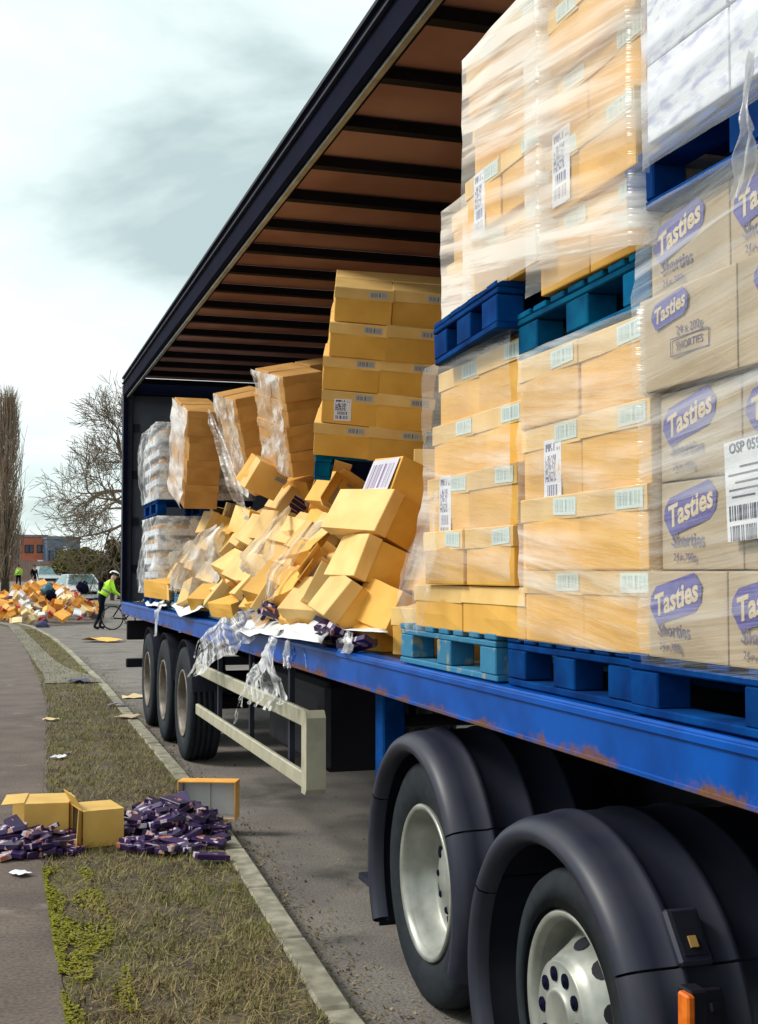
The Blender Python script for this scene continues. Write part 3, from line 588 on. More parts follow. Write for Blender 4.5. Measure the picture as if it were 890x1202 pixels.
# ------------------------------------------------------------------ cartons
CM = {}
def carton_meshes(d, lid, m, ml, seed, soft=0.):
    k = (d, lid, m.name, ml.name, seed % 4, soft)
    if k in CM: return CM[k]
    x, y, z = d; rr = random.Random(seed % 4 + 11)
    bm = bmesh.new(); bmesh.ops.create_cube(bm, size=1)
    bmesh.ops.scale(bm, vec=(x, y, z), verts=bm.verts); bmesh.ops.bevel(bm, geom=bm.edges[:], offset=.005, segments=2, affect='EDGES', profile=.6)
    bmesh.ops.subdivide_edges(bm, edges=[e for e in bm.edges if e.calc_length() > .05], cuts=2, use_grid_fill=True)
    for v in bm.verts:          # sides bow out a little, corners stay
        u = [max(0, 1 - (2 * abs(v.co[i]) / d[i]) ** 2) for i in range(3)]
        for i in range(3):
            a, b = u[(i + 1) % 3], u[(i + 2) % 3]
            if abs(v.co[i]) > d[i] * .45: v.co[i] += math.copysign((.006 if i < 2 else .003) * a * b * rr.uniform(.2, 1.4), v.co[i])
    CO = {(i, j, q): Vector((rr.uniform(-1, 1), rr.uniform(-1, 1), rr.uniform(-1, 1))) * soft for i in (0, 1) for j in (0, 1) for q in (0, 1)}
    def warp(c):
        u = [min(1, max(0, c[i] / d[i] + .5)) for i in range(3)]; o = Vector()
        for (i, j, q), v in CO.items(): o += v * ((u[0] if i else 1 - u[0]) * (u[1] if j else 1 - u[1]) * (u[2] if q else 1 - u[2]))
        return o
    if soft:
        for v in bm.verts: v.co += warp(v.co) + Vector((1, 1, 1)) * (soft * .35 * mnoise.noise(v.co * 9 + Vector((seed % 4, 0, 0))))
    me = bpy.data.meshes.new('carton'); bm.to_mesh(me); bm.free(); me.materials.append(m)
    for p in me.polygons: p.use_smooth = False
    lm = None
    if lid:
        b = MB(); e = .0055; a, c = x / 2 + e, y / 2 + e; zt = z / 2 + .004; zb = z / 2 - lid
        n = 4
        for (xx, yy) in ((-a, -c), (a, -c), (a, c), (-a, c)):
            b.v += [(xx, yy, zb + rr.uniform(-.003, .003)), (xx * 1.0, yy, zt - .004), (xx * .985, yy * .985, zt)]
        for q in range(4):
            r = (q + 1) % 4; b.f += [(3 * q, 3 * r, 3 * r + 1, 3 * q + 1), (3 * q + 1, 3 * r + 1, 3 * r + 2, 3 * q + 2)]; b.m += [0, 0]
        b.f.append((2, 5, 8, 11)); b.m.append(0)
        if soft: b.v = [tuple(Vector(v) + warp(Vector(v))) for v in b.v]
        lm = b.mesh('lid', ml)
    CM[k] = (me, lm); return CM[k]
QM = {}
def sheet(name, w, h, m, parent, c, face, roll=0.):
    """flat label on a face of its parent: face '-x', '-y', '+z' ..."""
    k = (name, w, h, m.name)
    if k not in QM:
        b = MB().add([(-w / 2, -h / 2, 0), (w / 2, -h / 2, 0), (w / 2, h / 2, 0), (-w / 2, h / 2, 0), (-w / 2, -h / 2, -.0006), (w / 2, -h / 2, -.0006), (w / 2, h / 2, -.0006), (-w / 2, h / 2, -.0006)], [(0, 1, 2, 3), (7, 6, 5, 4), (0, 4, 5, 1), (1, 5, 6, 2), (2, 6, 7, 3), (3, 7, 4, 0)])
        QM[k] = b.mesh(name, m)
    o = link(name, QM[k], parent)
    B = {'-x': Matrix(((0, 0, -1), (-1, 0, 0), (0, 1, 0))), '-y': Matrix(((1, 0, 0), (0, 0, -1), (0, 1, 0))), '+z': Matrix.Identity(3), '+x': Matrix(((0, 0, 1), (1, 0, 0), (0, 1, 0)))}[face]
    o.matrix_local = Matrix.Translation(c) @ (B @ Matrix.Rotation(roll, 3, 'Z')).to_4x4(); return o
NC = [0]
def carton(label, loc, rot, d, m=None, ml=None, lid=.065, labels=(), group=None, name='carton', cat='box', soft=0.):
    m = m or KR; ml = ml or KRL; NC[0] += 1
    me, lm = carton_meshes(d, lid, m, ml, NC[0], soft); o = link(name, me, None, loc, rot); tag(o, label, cat, group)
    if lm: link('lid', lm, o)
    for (face, u, v, w, h, lmat) in labels:
        e = .0075 if (lid and v > d[2] / 2 - lid - .02) else .0065
        if face == '-x': c = (-d[0] / 2 - e, -u, v)
        elif face == '-y': c = (u, -d[1] / 2 - e, v)
        else: c = (u, v, d[2] / 2 + .0055)
        sheet('shipping_label' if lmat is SHIP else 'barcode_label', w, h, lmat, o, c, face, J(.05))
    return o
def J(a): return rnd.uniform(-a, a)

def load(desc, group, x, ys, zs, depth=.4, m=None, ml=None, lid=.065, lab=None, ship=None, jit=.006, step=None, back=1):
    """rows of cartons with their long faces at x; ys = column edges from far to near"""
    n = len(ys) - 1
    for r in range(len(zs) - 1):
        for c in range(n):
            a, b = ys[c], ys[c + 1]; h = zs[r + 1] - zs[r]; w = a - b
            s = step(r, c) if step else (0, 0)
            pos = 'only' if n == 1 else ('far', 'near')[c] if n == 2 else ('far', 'middle', 'near')[c]
            lb = []
            if lab: lb.append(('-x', w * .27, h / 2 - lid * .5, min(.15, w * .42), lid * .80, lab))
            if ship and (r, c) == ship[:2]: lb.append(('-x', ship[2], ship[3], ship[4], ship[5], SHIP))
            row = 'top' if r == len(zs) - 2 else ORD[r]
            carton(f'wrapped carton, {row} layer, {pos} column of the {desc}', (x + depth / 2 + s[0] + J(jit), (a + b) / 2 + s[1] + J(jit * .5), (zs[r] + zs[r + 1]) / 2), (0, 0, J(.012)), (depth, round(w - .006, 3), round(h - .004, 3)), m, ml, lid, lb, group)
def film(label, M, x0, x1, y0, y1, z0, z1, m=None, bulge=.012, seed=0, flare=None, nz=26, faces='xy', ny=44, top=True):
    """stretch film round a load; x0 is the open side, y0 the near end"""
    per = []
    nx = max(4, int(ny * (x1 - x0) / max(y1 - y0, .1) * .5))
    r = .02
    if 'Y' in faces: per += [(x1 + (x0 + r - x1) * k / nx, y1, 0, 1) for k in range(nx)]
    per += [(x0, y1 - r + (y0 - y1 + 2 * r) * k / ny, -1, 0) for k in range(ny + 1)]
    if 'y' in faces: per += [(x0 + r + (x1 - x0 - r) * k / nx, y0, 0, -1) for k in range(nx + 1)]
    b = MB(); n = len(per); rows = []
    for j in range(nz + 1):
        z = z0 + (z1 - z0) * j / nz
        for (x, y, ax, ay) in per:
            q = .007 + bulge * (.55 + 1.1 * mnoise.noise((x * 4 + seed, y * 3.2 + z * 3, z * 11 + seed)) + .5 * mnoise.noise((x * 9, y * 6 + z * 14, z * 26 + seed)))
            q = max(q, .0075); X, Y, Z = x + ax * q, y + ay * q, z
            if flare: X, Y, Z = flare(X, Y, Z)
            b.v.append((X, Y, Z))
    for j in range(nz):
        for i in range(n - 1): a = j * n + i; b.f.append((a, a + 1, a + 1 + n, a + n)); b.m.append(0)
    if top:     # film turned in over the top edge
        o = len(b.v); base = nz * n
        for (x, y, ax, ay) in per: b.v.append((x - ax * .09, y - ay * .09, z1 + .006 + .004 * mnoise.noise((x * 9, y * 9, seed))))
        for i in range(n - 1): b.f.append((base + i, base + i + 1, o + i + 1, o + i)); b.m.append(0)
    o = b.obj('film_wrap', m or FILM, None, True); o.matrix_world = M or Matrix(); return tag(o, label, 'plastic wrap', 'clear plastic film on the loads')

GA, GB, GT = 'cartons on the worn teal pallet', 'cartons on the dark blue pallet', 'printed biscuit cartons'
ZP = ZD + .003
# pallets standing on the deck
pallet((TX + .62, 4.39, ZP), 0, PLW, 'worn teal pallet on the deck beside the fallen cartons', 1.01)
pallet((TX + .63, 3.39, ZP), 0, PLB, 'dark blue pallet on the deck under the plain wrapped cartons', .84)
pallet((TX + .61, 2.36, ZP), 0, PLB, 'large blue pallet on the deck under the printed biscuit cartons', 1.18)
# load on the teal pallet: lower layer wide, the rest leaning a little
X1 = 1.60
load('leaning load on the teal pallet', GA, X1, [4.72, 4.19, 3.64], [1.437, 1.60], .45, lab=None, lid=.055)
load('leaning load above the base cartons', GA, X1, [4.50, 4.08, 3.655], [1.604, 1.80, 2.0, 2.20, 2.405], .42, lab=BARC, ship=(1, 0, -.02, -.02, .12, .25), step=lambda r, c: (.015 * r - .02, -.012 * r + .03))
for c, (y, w) in enumerate(((4.28, .42), (3.86, .42))):
    carton('plain carton behind the leaning wrapped load, ' + ('far' if c == 0 else 'near') + ' column', (X1 + .64, y, 1.93), (0, 0, 0), (.4, .40, .98), lid=0)
# load on the dark blue pallet
load('plain load on the dark blue pallet', GB, X1, [3.645, 3.235, 2.835], [1.437, 1.655, 1.875, 2.095, 2.315], .42, lab=BARC, ship=(2, 0, .02, -.055, .12, .235), step=lambda r, c: (-.008 * (r % 2), 0))
# printed biscuit cartons
def text_mesh(txt, size, bold=.0, shear=0.):
    cu = bpy.data.curves.new('t', 'FONT'); cu.body = txt; cu.size = size; cu.offset = bold; cu.shear = shear; cu.resolution_u = 2; cu.extrude = .0004; cu.align_x = 'CENTER'; cu.align_y = 'CENTER'
    o = bpy.data.objects.new('t', cu); COL.objects.link(o); dg = bpy.context.evaluated_depsgraph_get(); dg.update()
    me = bpy.data.meshes.new_from_object(o.evaluated_get(dg)); bpy.data.objects.remove(o); bpy.data.curves.remove(cu); return me
def lettering(name, txt, size, m, parent, loc, rz=0., bold=0., shear=0.):
    k = (txt, size, m.name)
    if k not in QM: me = text_mesh(txt, size, bold, shear); me.materials.clear(); me.materials.append(m); QM[k] = me
    return link(name, QM[k], parent, loc, (0, 0, rz))
def lozenge(w, h):
    b = MB(); p = [(-w / 2, 0), (-w * .40, -h * .5), (w * .34, -h * .5), (w * .46, -h * .3), (w / 2, h * .1), (w * .40, h * .5), (-w * .34, h * .5), (-w * .46, h * .28)]
    n = len(p); b.add([(x, y, 0) for x, y in p] + [(x, y, .0006) for x, y in p], [tuple(range(n))[::-1], tuple(range(n, 2 * n))] + [(i, (i + 1) % n, n + (i + 1) % n, n + i) for i in range(n)])
    return b.mesh('logo', LOGO)
LOZ = lozenge(.245, .092)
TB = Matrix(((0, 0, -1), (-1, 0, 0), (0, 1, 0)))
def biscuit_carton(label, loc, d, kind=0, rz=0.):
    o = carton(label, loc, (0, 0, rz), d, KRB, None, 0, (), GT)
    fr = Matrix.Translation((-d[0] / 2 - .0068, 0, 0)) @ TB.to_4x4()
    def put(ob, M): ob.matrix_local = fr @ M
    if kind == 0: lz = link('logo', LOZ, o); put(lz, Matrix.Translation((-.035, .040, 0)) @ Matrix.Rotation(R(11), 4, 'Z'))
    else: lz = link('logo', LOZ, o); put(lz, Matrix.Translation((-.06, .07, 0)) @ Matrix.Rotation(R(8), 4, 'Z') @ Matrix.Scale(.72, 4))
    lettering('lettering', 'Tasties', .073, LOGT, lz, (0, -.001, .0012), R(2), .0022, .22)
    if kind == 0:
        t = lettering('lettering', 'Shorties', .046, INK, o, (0, 0, 0), 0, .0006); put(t, Matrix.Translation((-.045, -.037, 0)) @ Matrix.Rotation(R(-1), 4, 'Z'))
        t = lettering('lettering', '24 x 300g', .026, INK, o, (0, 0, 0)); put(t, Matrix.Translation((-.06, -.078, 0)))
    else:
        t = lettering('lettering', '24 x 200g', .03, INK, o, (0, 0, 0)); put(t, Matrix.Translation((.03, .01, 0)))
        b = MB(); w, h, e = .17, .042, .003
        for (c, s) in (((0, h / 2, 0), (w, e, .0006)), ((0, -h / 2, 0), (w, e, .0006)), ((w / 2, 0, 0), (e, h, .0006)), ((-w / 2, 0, 0), (e, h, .0006))): b.box(c, s)
        f = b.obj('printed_frame', INK, o); put(f, Matrix.Translation((.03, -.028, 0)))
        t = lettering('lettering', 'SHORTIES', .028, INK, f, (0, 0, 0))
    return o
zt = [1.437, 1.655, 1.875, 2.10]
for r in range(3):
    for c, pos in enumerate(('far', 'middle', 'near')):
        w = .362; biscuit_carton(f'printed biscuit carton, {ORD[r]} layer, {pos} column on the large blue pallet', (X1 + .20 + (.012 if r in (1, 2) else -.012), 2.845 - (.03 if r in (1, 2) else 0) - w * (c + .5), (zt[r] + zt[r + 1]) / 2), (.40, w - .005, zt[r + 1] - zt[r] - .004))
for c, pos in enumerate(('far', 'near')):
    biscuit_carton(f'wide biscuit carton jutting out in the fourth layer, {pos} one', (X1 + .185, 2.87 - .445 * (c + .5), 2.225), (.40, .44, .24), 1)
for c, pos in enumerate(('far', 'middle', 'near')):
    biscuit_carton(f'brown biscuit carton in the top layer under the white wrapped load, {pos} column', (X1 + .21, 2.85 - .362 * (c + .5), 2.45), (.40, .357, .205))
# second tier
P1x = 1.54
pallet((P1x + .55, 4.00, 2.418), 0, PLB, 'dark blue pallet on top of the leaning load', .66, 1.1, rot=(R(-1.5), 0, R(-2)))
pallet((X1 + .6, 3.265, 2.325), 0, PLT, 'teal pallet on top of the plain wrapped load', .84, 1.2, rot=(R(-1), 0, 0))
pallet((X1 + .57, 2.36, 2.562), 0, PLB, 'dark blue pallet under the white wrapped load', 1.1, 1.2)
GU, GV = 'cartons stacked high on the upper pallets', 'cartons stacked high on the teal upper pallet'
load('tall stack on the upper dark blue pallet', GU, P1x + .03, [4.01, 3.70, 3.39], [2.585, 2.79, 2.995, 3.20, 3.41], .42, lab=BARC, lid=.06, ship=(1, 0, -.02, -.01, .10, .22), step=lambda r, c: (.012 * (-1) ** r, .012 * (r == 0)))
load('tall stack on the upper teal pallet', GV, X1 - .02, [3.49, 3.165, 2.835], [2.488, 2.694, 2.90, 3.106, 3.312, 3.52], .42, lab=BARC, lid=.06, ship=(1, 0, .05, .03, .12, .22), step=lambda r, c: (.012 * (-1) ** r, 0))
for r in range(3):
    carton(f'wrapped carton in the narrow stack left of the tall one, {("bottom", "middle", "top")[r]} layer', (1.66 + .2 + .015 * r, 4.37 - .01 * r, 2.44 + .195 * (r + .5)), (0, 0, R(3 - r)), (.4, .30, .19), lid=.06, group='cartons left of the tall stack')
film('milky film round the narrow stack left of the tall one', None, 1.65, 2.05, 4.21, 4.53, 2.44, 3.04, FILMU, .007, 14, ny=16)
# white load on the third upper pallet: pale packs under milky film
for r in range(4):
    for c, pos in enumerate(('far', 'middle', 'near')):
        carton(f'white pack, {ORD[r]} layer, {pos} column of the white wrapped load', (X1 + .2 - .035, 2.785 - .37 * (c + .5), 2.725 + .2 * (r + .5)), (0, 0, J(.02)), (.4, .362, .196), WPACK, None, 0, (), 'white packs on the upper pallet', 'pack', 'pack')
# big address label and smaller one on the biscuit load
lb = tag(sheet('shipping_label', .18, .225, WHITE, None, (X1 - .012, 2.395, 1.835), '-x', R(3)), 'large white shipping label stuck on the film of the biscuit cartons', 'label')
def stick(ob, x, y, rz=0): ob.location = (x, y, .0009); ob.rotation_euler = (0, 0, rz)
t = lettering('lettering', 'OSP 0594', .034, INKD, lb, (0, 0, 0), 0, .0006); stick(t, 0, .095)
for k, (w, y, x) in enumerate(((.10, .052, .02), (.15, .036, 0), (.12, .018, .01), (.15, .002, 0), (.09, -.014, -.02))):
    stick(MB().box((0, 0, 0), (w, .004, .0005)).obj('ruled_line', INKD, lb), x, y)
for k, y in enumerate((-.05, -.095)):
    b = MB(); x = -.075
    while x < .08:
        w = rnd.choice((.002, .003, .006)); b.box((x, 0, 0), (w, .034, .0005)); x += w + rnd.choice((.003, .004, .007))
    stick(b.obj('barcode', INKD, lb), 0, y)
# films
film('clear film clinging round the leaning load on the worn teal pallet', None, X1 - .02, X1 + .44, 3.655, 4.52, 1.62, 2.425, FILM, .009, 1, faces='xY',
     flare=lambda x, y, z: (x - .10 * max(0, (y - 4.1)) * max(0, 2.15 - z) * 1.0 - .03 * math.sin(9 * z) * max(0, y - 4.0), y + .55 * max(0, y - 4.25) * max(0, 2.05 - z) * 2.6, z))
film('clear film wrapped tight round the plain load on the dark blue pallet', None, X1 - .015, X1 + .44, 2.835, 3.645, 1.44, 2.33, FILM, .012, 2)
film('clear film stretched over the printed biscuit cartons', None, X1 - .025, X1 + .42, 1.77, 2.862, 1.42, 2.57, FILMT, .010, 3, flare=lambda x, y, z: (x - (.012 if 2.10 < z < 2.35 else 0), y, z), faces='xy')
film('milky film round the tall stack on the upper dark blue pallet', None, P1x + .006, P1x + .5, 3.37, 4.03, 2.575, 3.425, FILMU, .007, 4, faces='xy')
film('milky film round the tall stack on the teal upper pallet', None, X1 - .05, X1 + .42, 2.815, 3.505, 2.48, 3.53, FILMU, .007, 5)
film('thick white film round the white load at the upper right', None, X1 - .045, X1 + .42, 1.69, 2.795, 2.655, 3.53, FILMV, .008, 6, faces='xyY')

# ------------------------------------------------------------------ slumped stacks of the second tier
def EM(pos, e): return Matrix.Translation(pos) @ Euler([R(a) for a in e], 'XYZ').to_matrix().to_4x4()
def slumped(desc, group, pos, e, d, nr, ncx, ncy, m, ml, lab=None, extra=None, shear=0., wrap=None, pal=PLT):
    M = EM(pos, e); w, dp, h = d; rh = h / nr
    cells = [(c, q, 0, 0) for c in range(ncx) for q in range(ncy)] + (extra or [])
    for r in range(nr):
        tw, sx_, sy_ = (J(.05), J(.018), J(.012)) if 'tallest' in desc else (J(.02), J(.006), 0)
        for (c, q, ox, oy) in cells:
            cw, cdp = w / ncx, dp / ncy; loc = Vector((-w / 2 + cw * (c + .5) + ox + shear * (r - nr / 2) * rh + J(.006), -dp / 2 + cdp * (q + .5) + oy + J(.006), -h / 2 + rh * (r + .5)))
            Mc = M @ Matrix.Rotation(tw, 4, 'Z') @ Matrix.Translation(loc + Vector((sx_, sy_, 0))) @ Matrix.Rotation(J(.03), 4, 'Z')
            lb = [('-y', cw * .24, rh / 2 - .032, min(.105, cw * .4), .036, lab)] if lab and q == 0 else []
            if lab and q == 0 and (r, c) == (1, 0): lb.append(('-y', -.04, -.01, .10, .13, SHIP))
            col = ('left', 'right', 'far right')[c] + ' column' if ncx + bool(extra) > 1 else 'single column'
            o = carton(f'{"top" if r == nr - 1 else ORD[r]} carton of the {desc}, {col}, ' + ('front' if q == 0 else 'rear'), (0, 0, 0), (0, 0, 0), (round(cw - .005, 3), round(cdp - .006, 3), round(rh - .003, 3)), m, ml, .06, lb, group, soft=.005)
            o.matrix_world = Mc
    if pal:
        Mp = M @ Matrix.Translation((.12, .05, -h / 2 - PH - .004)); p = pallet((0, 0, 0), 0, pal, f'blue pallet tipped under the {desc}', dp, w + .3); p.matrix_world = Mp
    if wrap: film(f'crumpled film on the side of the {desc}', M, -w / 2 - .008, w / 2, -dp / 2 - .008, dp / 2 + .005, -h / 2, h / 2 + .004, wrap, .02, len(desc), faces='x', ny=20, nz=24, top=False)
slumped('tallest leaning stack', 'cartons of the tallest leaning stack', (2.245, 7.189, 2.90), (21, 4.8, -17), (.66, .72, 1.0), 5, 2, 2, KR, KRL, BARD, shear=.05, wrap=None)
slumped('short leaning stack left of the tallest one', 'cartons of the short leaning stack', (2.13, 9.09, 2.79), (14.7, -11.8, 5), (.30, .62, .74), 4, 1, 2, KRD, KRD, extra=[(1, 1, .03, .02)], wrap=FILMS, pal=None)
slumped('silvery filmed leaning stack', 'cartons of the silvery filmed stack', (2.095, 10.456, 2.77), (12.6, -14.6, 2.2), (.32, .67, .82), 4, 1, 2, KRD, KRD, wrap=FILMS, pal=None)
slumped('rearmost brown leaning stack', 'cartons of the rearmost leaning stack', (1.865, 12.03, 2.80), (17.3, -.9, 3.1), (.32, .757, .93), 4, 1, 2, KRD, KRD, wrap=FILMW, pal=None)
# loose crumpled film slipping down between the rear stacks
def drape(label, pts, m, amp=.03, nu=9, seed=0, sub=7, cat='plastic wrap', ragged=.0):
    """a sheet of film through 3-D points given as (point, width, across-direction); its pleats run along the fall"""
    b = MB(); P = []; nu = max(nu, 12)
    for i in range(len(pts) - 1):
        for k in range(sub):
            t = k / sub; P.append((pts[i][0].lerp(pts[i + 1][0], t), pts[i][1] * (1 - t) + pts[i + 1][1] * t, pts[i][2].lerp(pts[i + 1][2], t)))
    P.append(pts[-1]); keep = set()
    for j, (p, w, a) in enumerate(P):
        a = a.normalized(); t = (P[min(j + 1, len(P) - 1)][0] - P[max(j - 1, 0)][0]).normalized(); nn = a.cross(t); s_ = j / sub
        rag = 1 + .30 * mnoise.noise((s_ * 2.1, seed, 3)); sh = .18 * w * mnoise.noise((s_ * 1.3, seed + 9, 1))
        for i in range(nu + 1):
            u = (i / nu - .5) * rag; f = i / nu
            pl = 1.7 * mnoise.noise((f * 3.1 + seed, s_ * .5, seed)) + .9 * mnoise.noise((f * 9 + .5 * s_, s_ * .8, seed)) + .30 * mnoise.noise((f * 17, s_ * 1.2, seed))
            q = p + a * (w * u + sh + .10 * w * mnoise.noise((f * 7, s_ * .9, seed + 2))) + nn * (amp * pl) + t * (amp * 1.2 * mnoise.noise((f * 5, s_, seed + 5)))
            b.v.append(tuple(q))
    n = len(P) - 1
    for j in range(n):
        for i in range(nu):
            if ragged and j > n * (1 - ragged) and mnoise.noise((i * .95, seed, j * .12)) < .55 * (j / n - 1 + ragged) / ragged - .25: continue   # torn into strands at the foot
            k = j * (nu + 1) + i; b.f.append((k, k + 1, k + nu + 2, k + nu + 1)); b.m.append(0)
    return tag(b.obj('film_sheet', m, None, True), label, cat, 'loose torn film')
AX, AY = Vector((1, 0, 0)), Vector((0, 1, 0)); ADG = Vector((.3, -.8, -.5))

drape('crumpled silvery film sliding down left of the filmed stack', [(on_x(246, 482, 1.84), .12, ADG), (on_x(256, 515, 1.84), .28, ADG), (on_x(270, 560, 1.84), .35, ADG), (on_x(284, 600, 1.82), .3, ADG)], FILMS, .05, seed=3)
# rear loads: trays of packs under film, one pallet on another
def tray(label, loc, group):
    o = MB().box((0, 0, -.065), (.48, .58, .01)).box((0, -.285, -.035), (.48, .006, .07)).box((0, .285, -.035), (.48, .006, .07)).box((-.237, 0, -.035), (.006, .56, .07)).box((.237, 0, -.035), (.006, .56, .07)).obj('display_tray', WPACK, None, loc=loc, rot=(0, 0, J(.02)))
    tag(o, label, 'tray', group)
    for k in range(3):
        b = MB().lathe([(-.07, .0), (-.072, .045), (-.05, .058), (.05, .058), (.072, .045), (.07, .0)], 10); b.obj('snack_pack', KRD if rnd.random() < .7 else INK, o, True, loc=(-.155 + .155 * k, -.21, .0)); b2 = None
    for k in range(3):
        MB().box((0, 0, 0), (.03, .15, .11), bev=.01).obj('snack_pack', INK if rnd.random() < .6 else KRD, o, loc=(-.205, -.17 + .17 * k, -.002))
    return o
pallet((2.12, 13.55, ZP), 0, PLB, 'blue pallet on the deck at the rear under stacked trays', 1.2, 1.0)
pallet((2.12, 13.6, 2.245), 0, PLB, 'blue pallet on top of the rear tray stack', 1.2, 1.0)
for tier, z0, nl in (('lower', 1.51, 5), ('upper', 2.475, 5)):
    for r in range(nl):
        for c in range(2):
            for q in range(2 if c == 0 else 1):
                tray(f'white display tray of packs, {ORD[r]} layer of the {tier} rear load, ' + (('outer' if c == 0 else 'inner') + (' front' if q == 0 else ' back')), (1.87 + .49 * c, 13.25 + .6 * q, z0 + .148 * r), 'display trays of the rear loads')
    film(f'whitish film round the {tier} rear tray load', None, 1.60, 2.62, 12.94, 14.2, z0 - .08, z0 + .148 * nl - .02, FILMS, .02, 8, ny=24, flare=lambda x, y, z: (x - .03 * math.sin(z * 5), y, z))

# ------------------------------------------------------------------ the collapsed pallet: fallen cartons
GF = 'fallen cartons spilling over the deck edge'
PN, PP0 = Vector((-.80, 0, .60)), Vector((1.62, 0, 1.40))
def choc_rows(o, d):
    n = 4
    for k in range(n):
        MB().box((0, 0, 0), (.012, d[1] * .72 / n - .006, d[2] * .62), bev=.003).obj('chocolate_pack', CHOC, o, loc=(d[0] / 2 + .004, -d[1] * .36 + d[1] * .72 * (k + .5) / n, -.02))
def fallen(label, pos, e, d=(.40, .22, .24), typ='lid', m=None):
    o = carton(label, pos, (0, 0, 0), d, m, None, .07 if typ in ('lid', 'choc', 'label') else 0, (), GF, soft=.009); o.matrix_world = EM(pos, e)
    if typ == 'choc': choc_rows(o, d)
    if typ == 'printed': sheet('pack_ends', d[0] * .92, d[1] * .92, PACKS, o, (0, 0, d[2] / 2 + .006), '+z')
    if typ == 'label': sheet('barcode_label', .11, .04, BARD, o, (.1, d[1] * .2, d[2] / 2 + .006), '+z')
    if typ == 'open':   # one end torn open: inside and flaps show
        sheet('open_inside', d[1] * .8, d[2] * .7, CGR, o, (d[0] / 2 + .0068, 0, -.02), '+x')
        for s in (-1, 1): MB().box((0, 0, 0), (.11, .004, d[2] * .9)).obj('flap', KRL, o, loc=(d[0] / 2 + .045, s * (d[1] / 2 + .012), 0), rot=(0, 0, s * R(18)))
        MB().box((0, 0, 0), (.10, d[1] * .9, .004)).obj('flap', KRL, o, loc=(d[0] / 2 + .04, 0, d[2] / 2 + .01), rot=(0, R(-20), 0))
    return o
fallen('carton with its open top showing rows of printed packs, highest by the wrapped load', (2.045, 6.20, 2.09), (67.4, 1.4, -85.4), (.39, .212, .28), 'printed')
fallen('long closed carton jutting out below the one with printed packs', (1.90, 6.18, 1.905), (63.4, 2.9, -72.7), (.50, .229, .30))
fallen('closed carton lying third down in the slumped column by the wrapped load', (1.83, 6.10, 1.685), (65.8, .4, -86), (.40, .222, .26))
fallen('lowest tilted carton at the deck edge above the purple packs', (1.69, 6.051, 1.49), (54.4, 6.1, -93), (.38, .215, .20))
FAM = (65, 0, -85)
EXTRA = [(262, 612, .10), (280, 606, .12), (300, 604, .14), (318, 598, .16), (300, 618, .06), (256, 628, .08), (226, 634, .08), (345, 612, .14), (352, 628, .08), (395, 600, .12), (245, 600, .14), (222, 652, .04), (330, 640, .06), (270, 640, .06), (214, 682, .05), (300, 700, .08), (222, 618, .16), (325, 612, .10), (310, 676, .05), (288, 672, .02), (332, 676, .04), (350, 690, .03), (372, 688, .05), (258, 700, .03), (228, 696, .02), (304, 630, .0), (340, 628, .04), (366, 668, .05), (290, 612, .02), (270, 602, .06), (380, 622, .08), (318, 704, .02)]
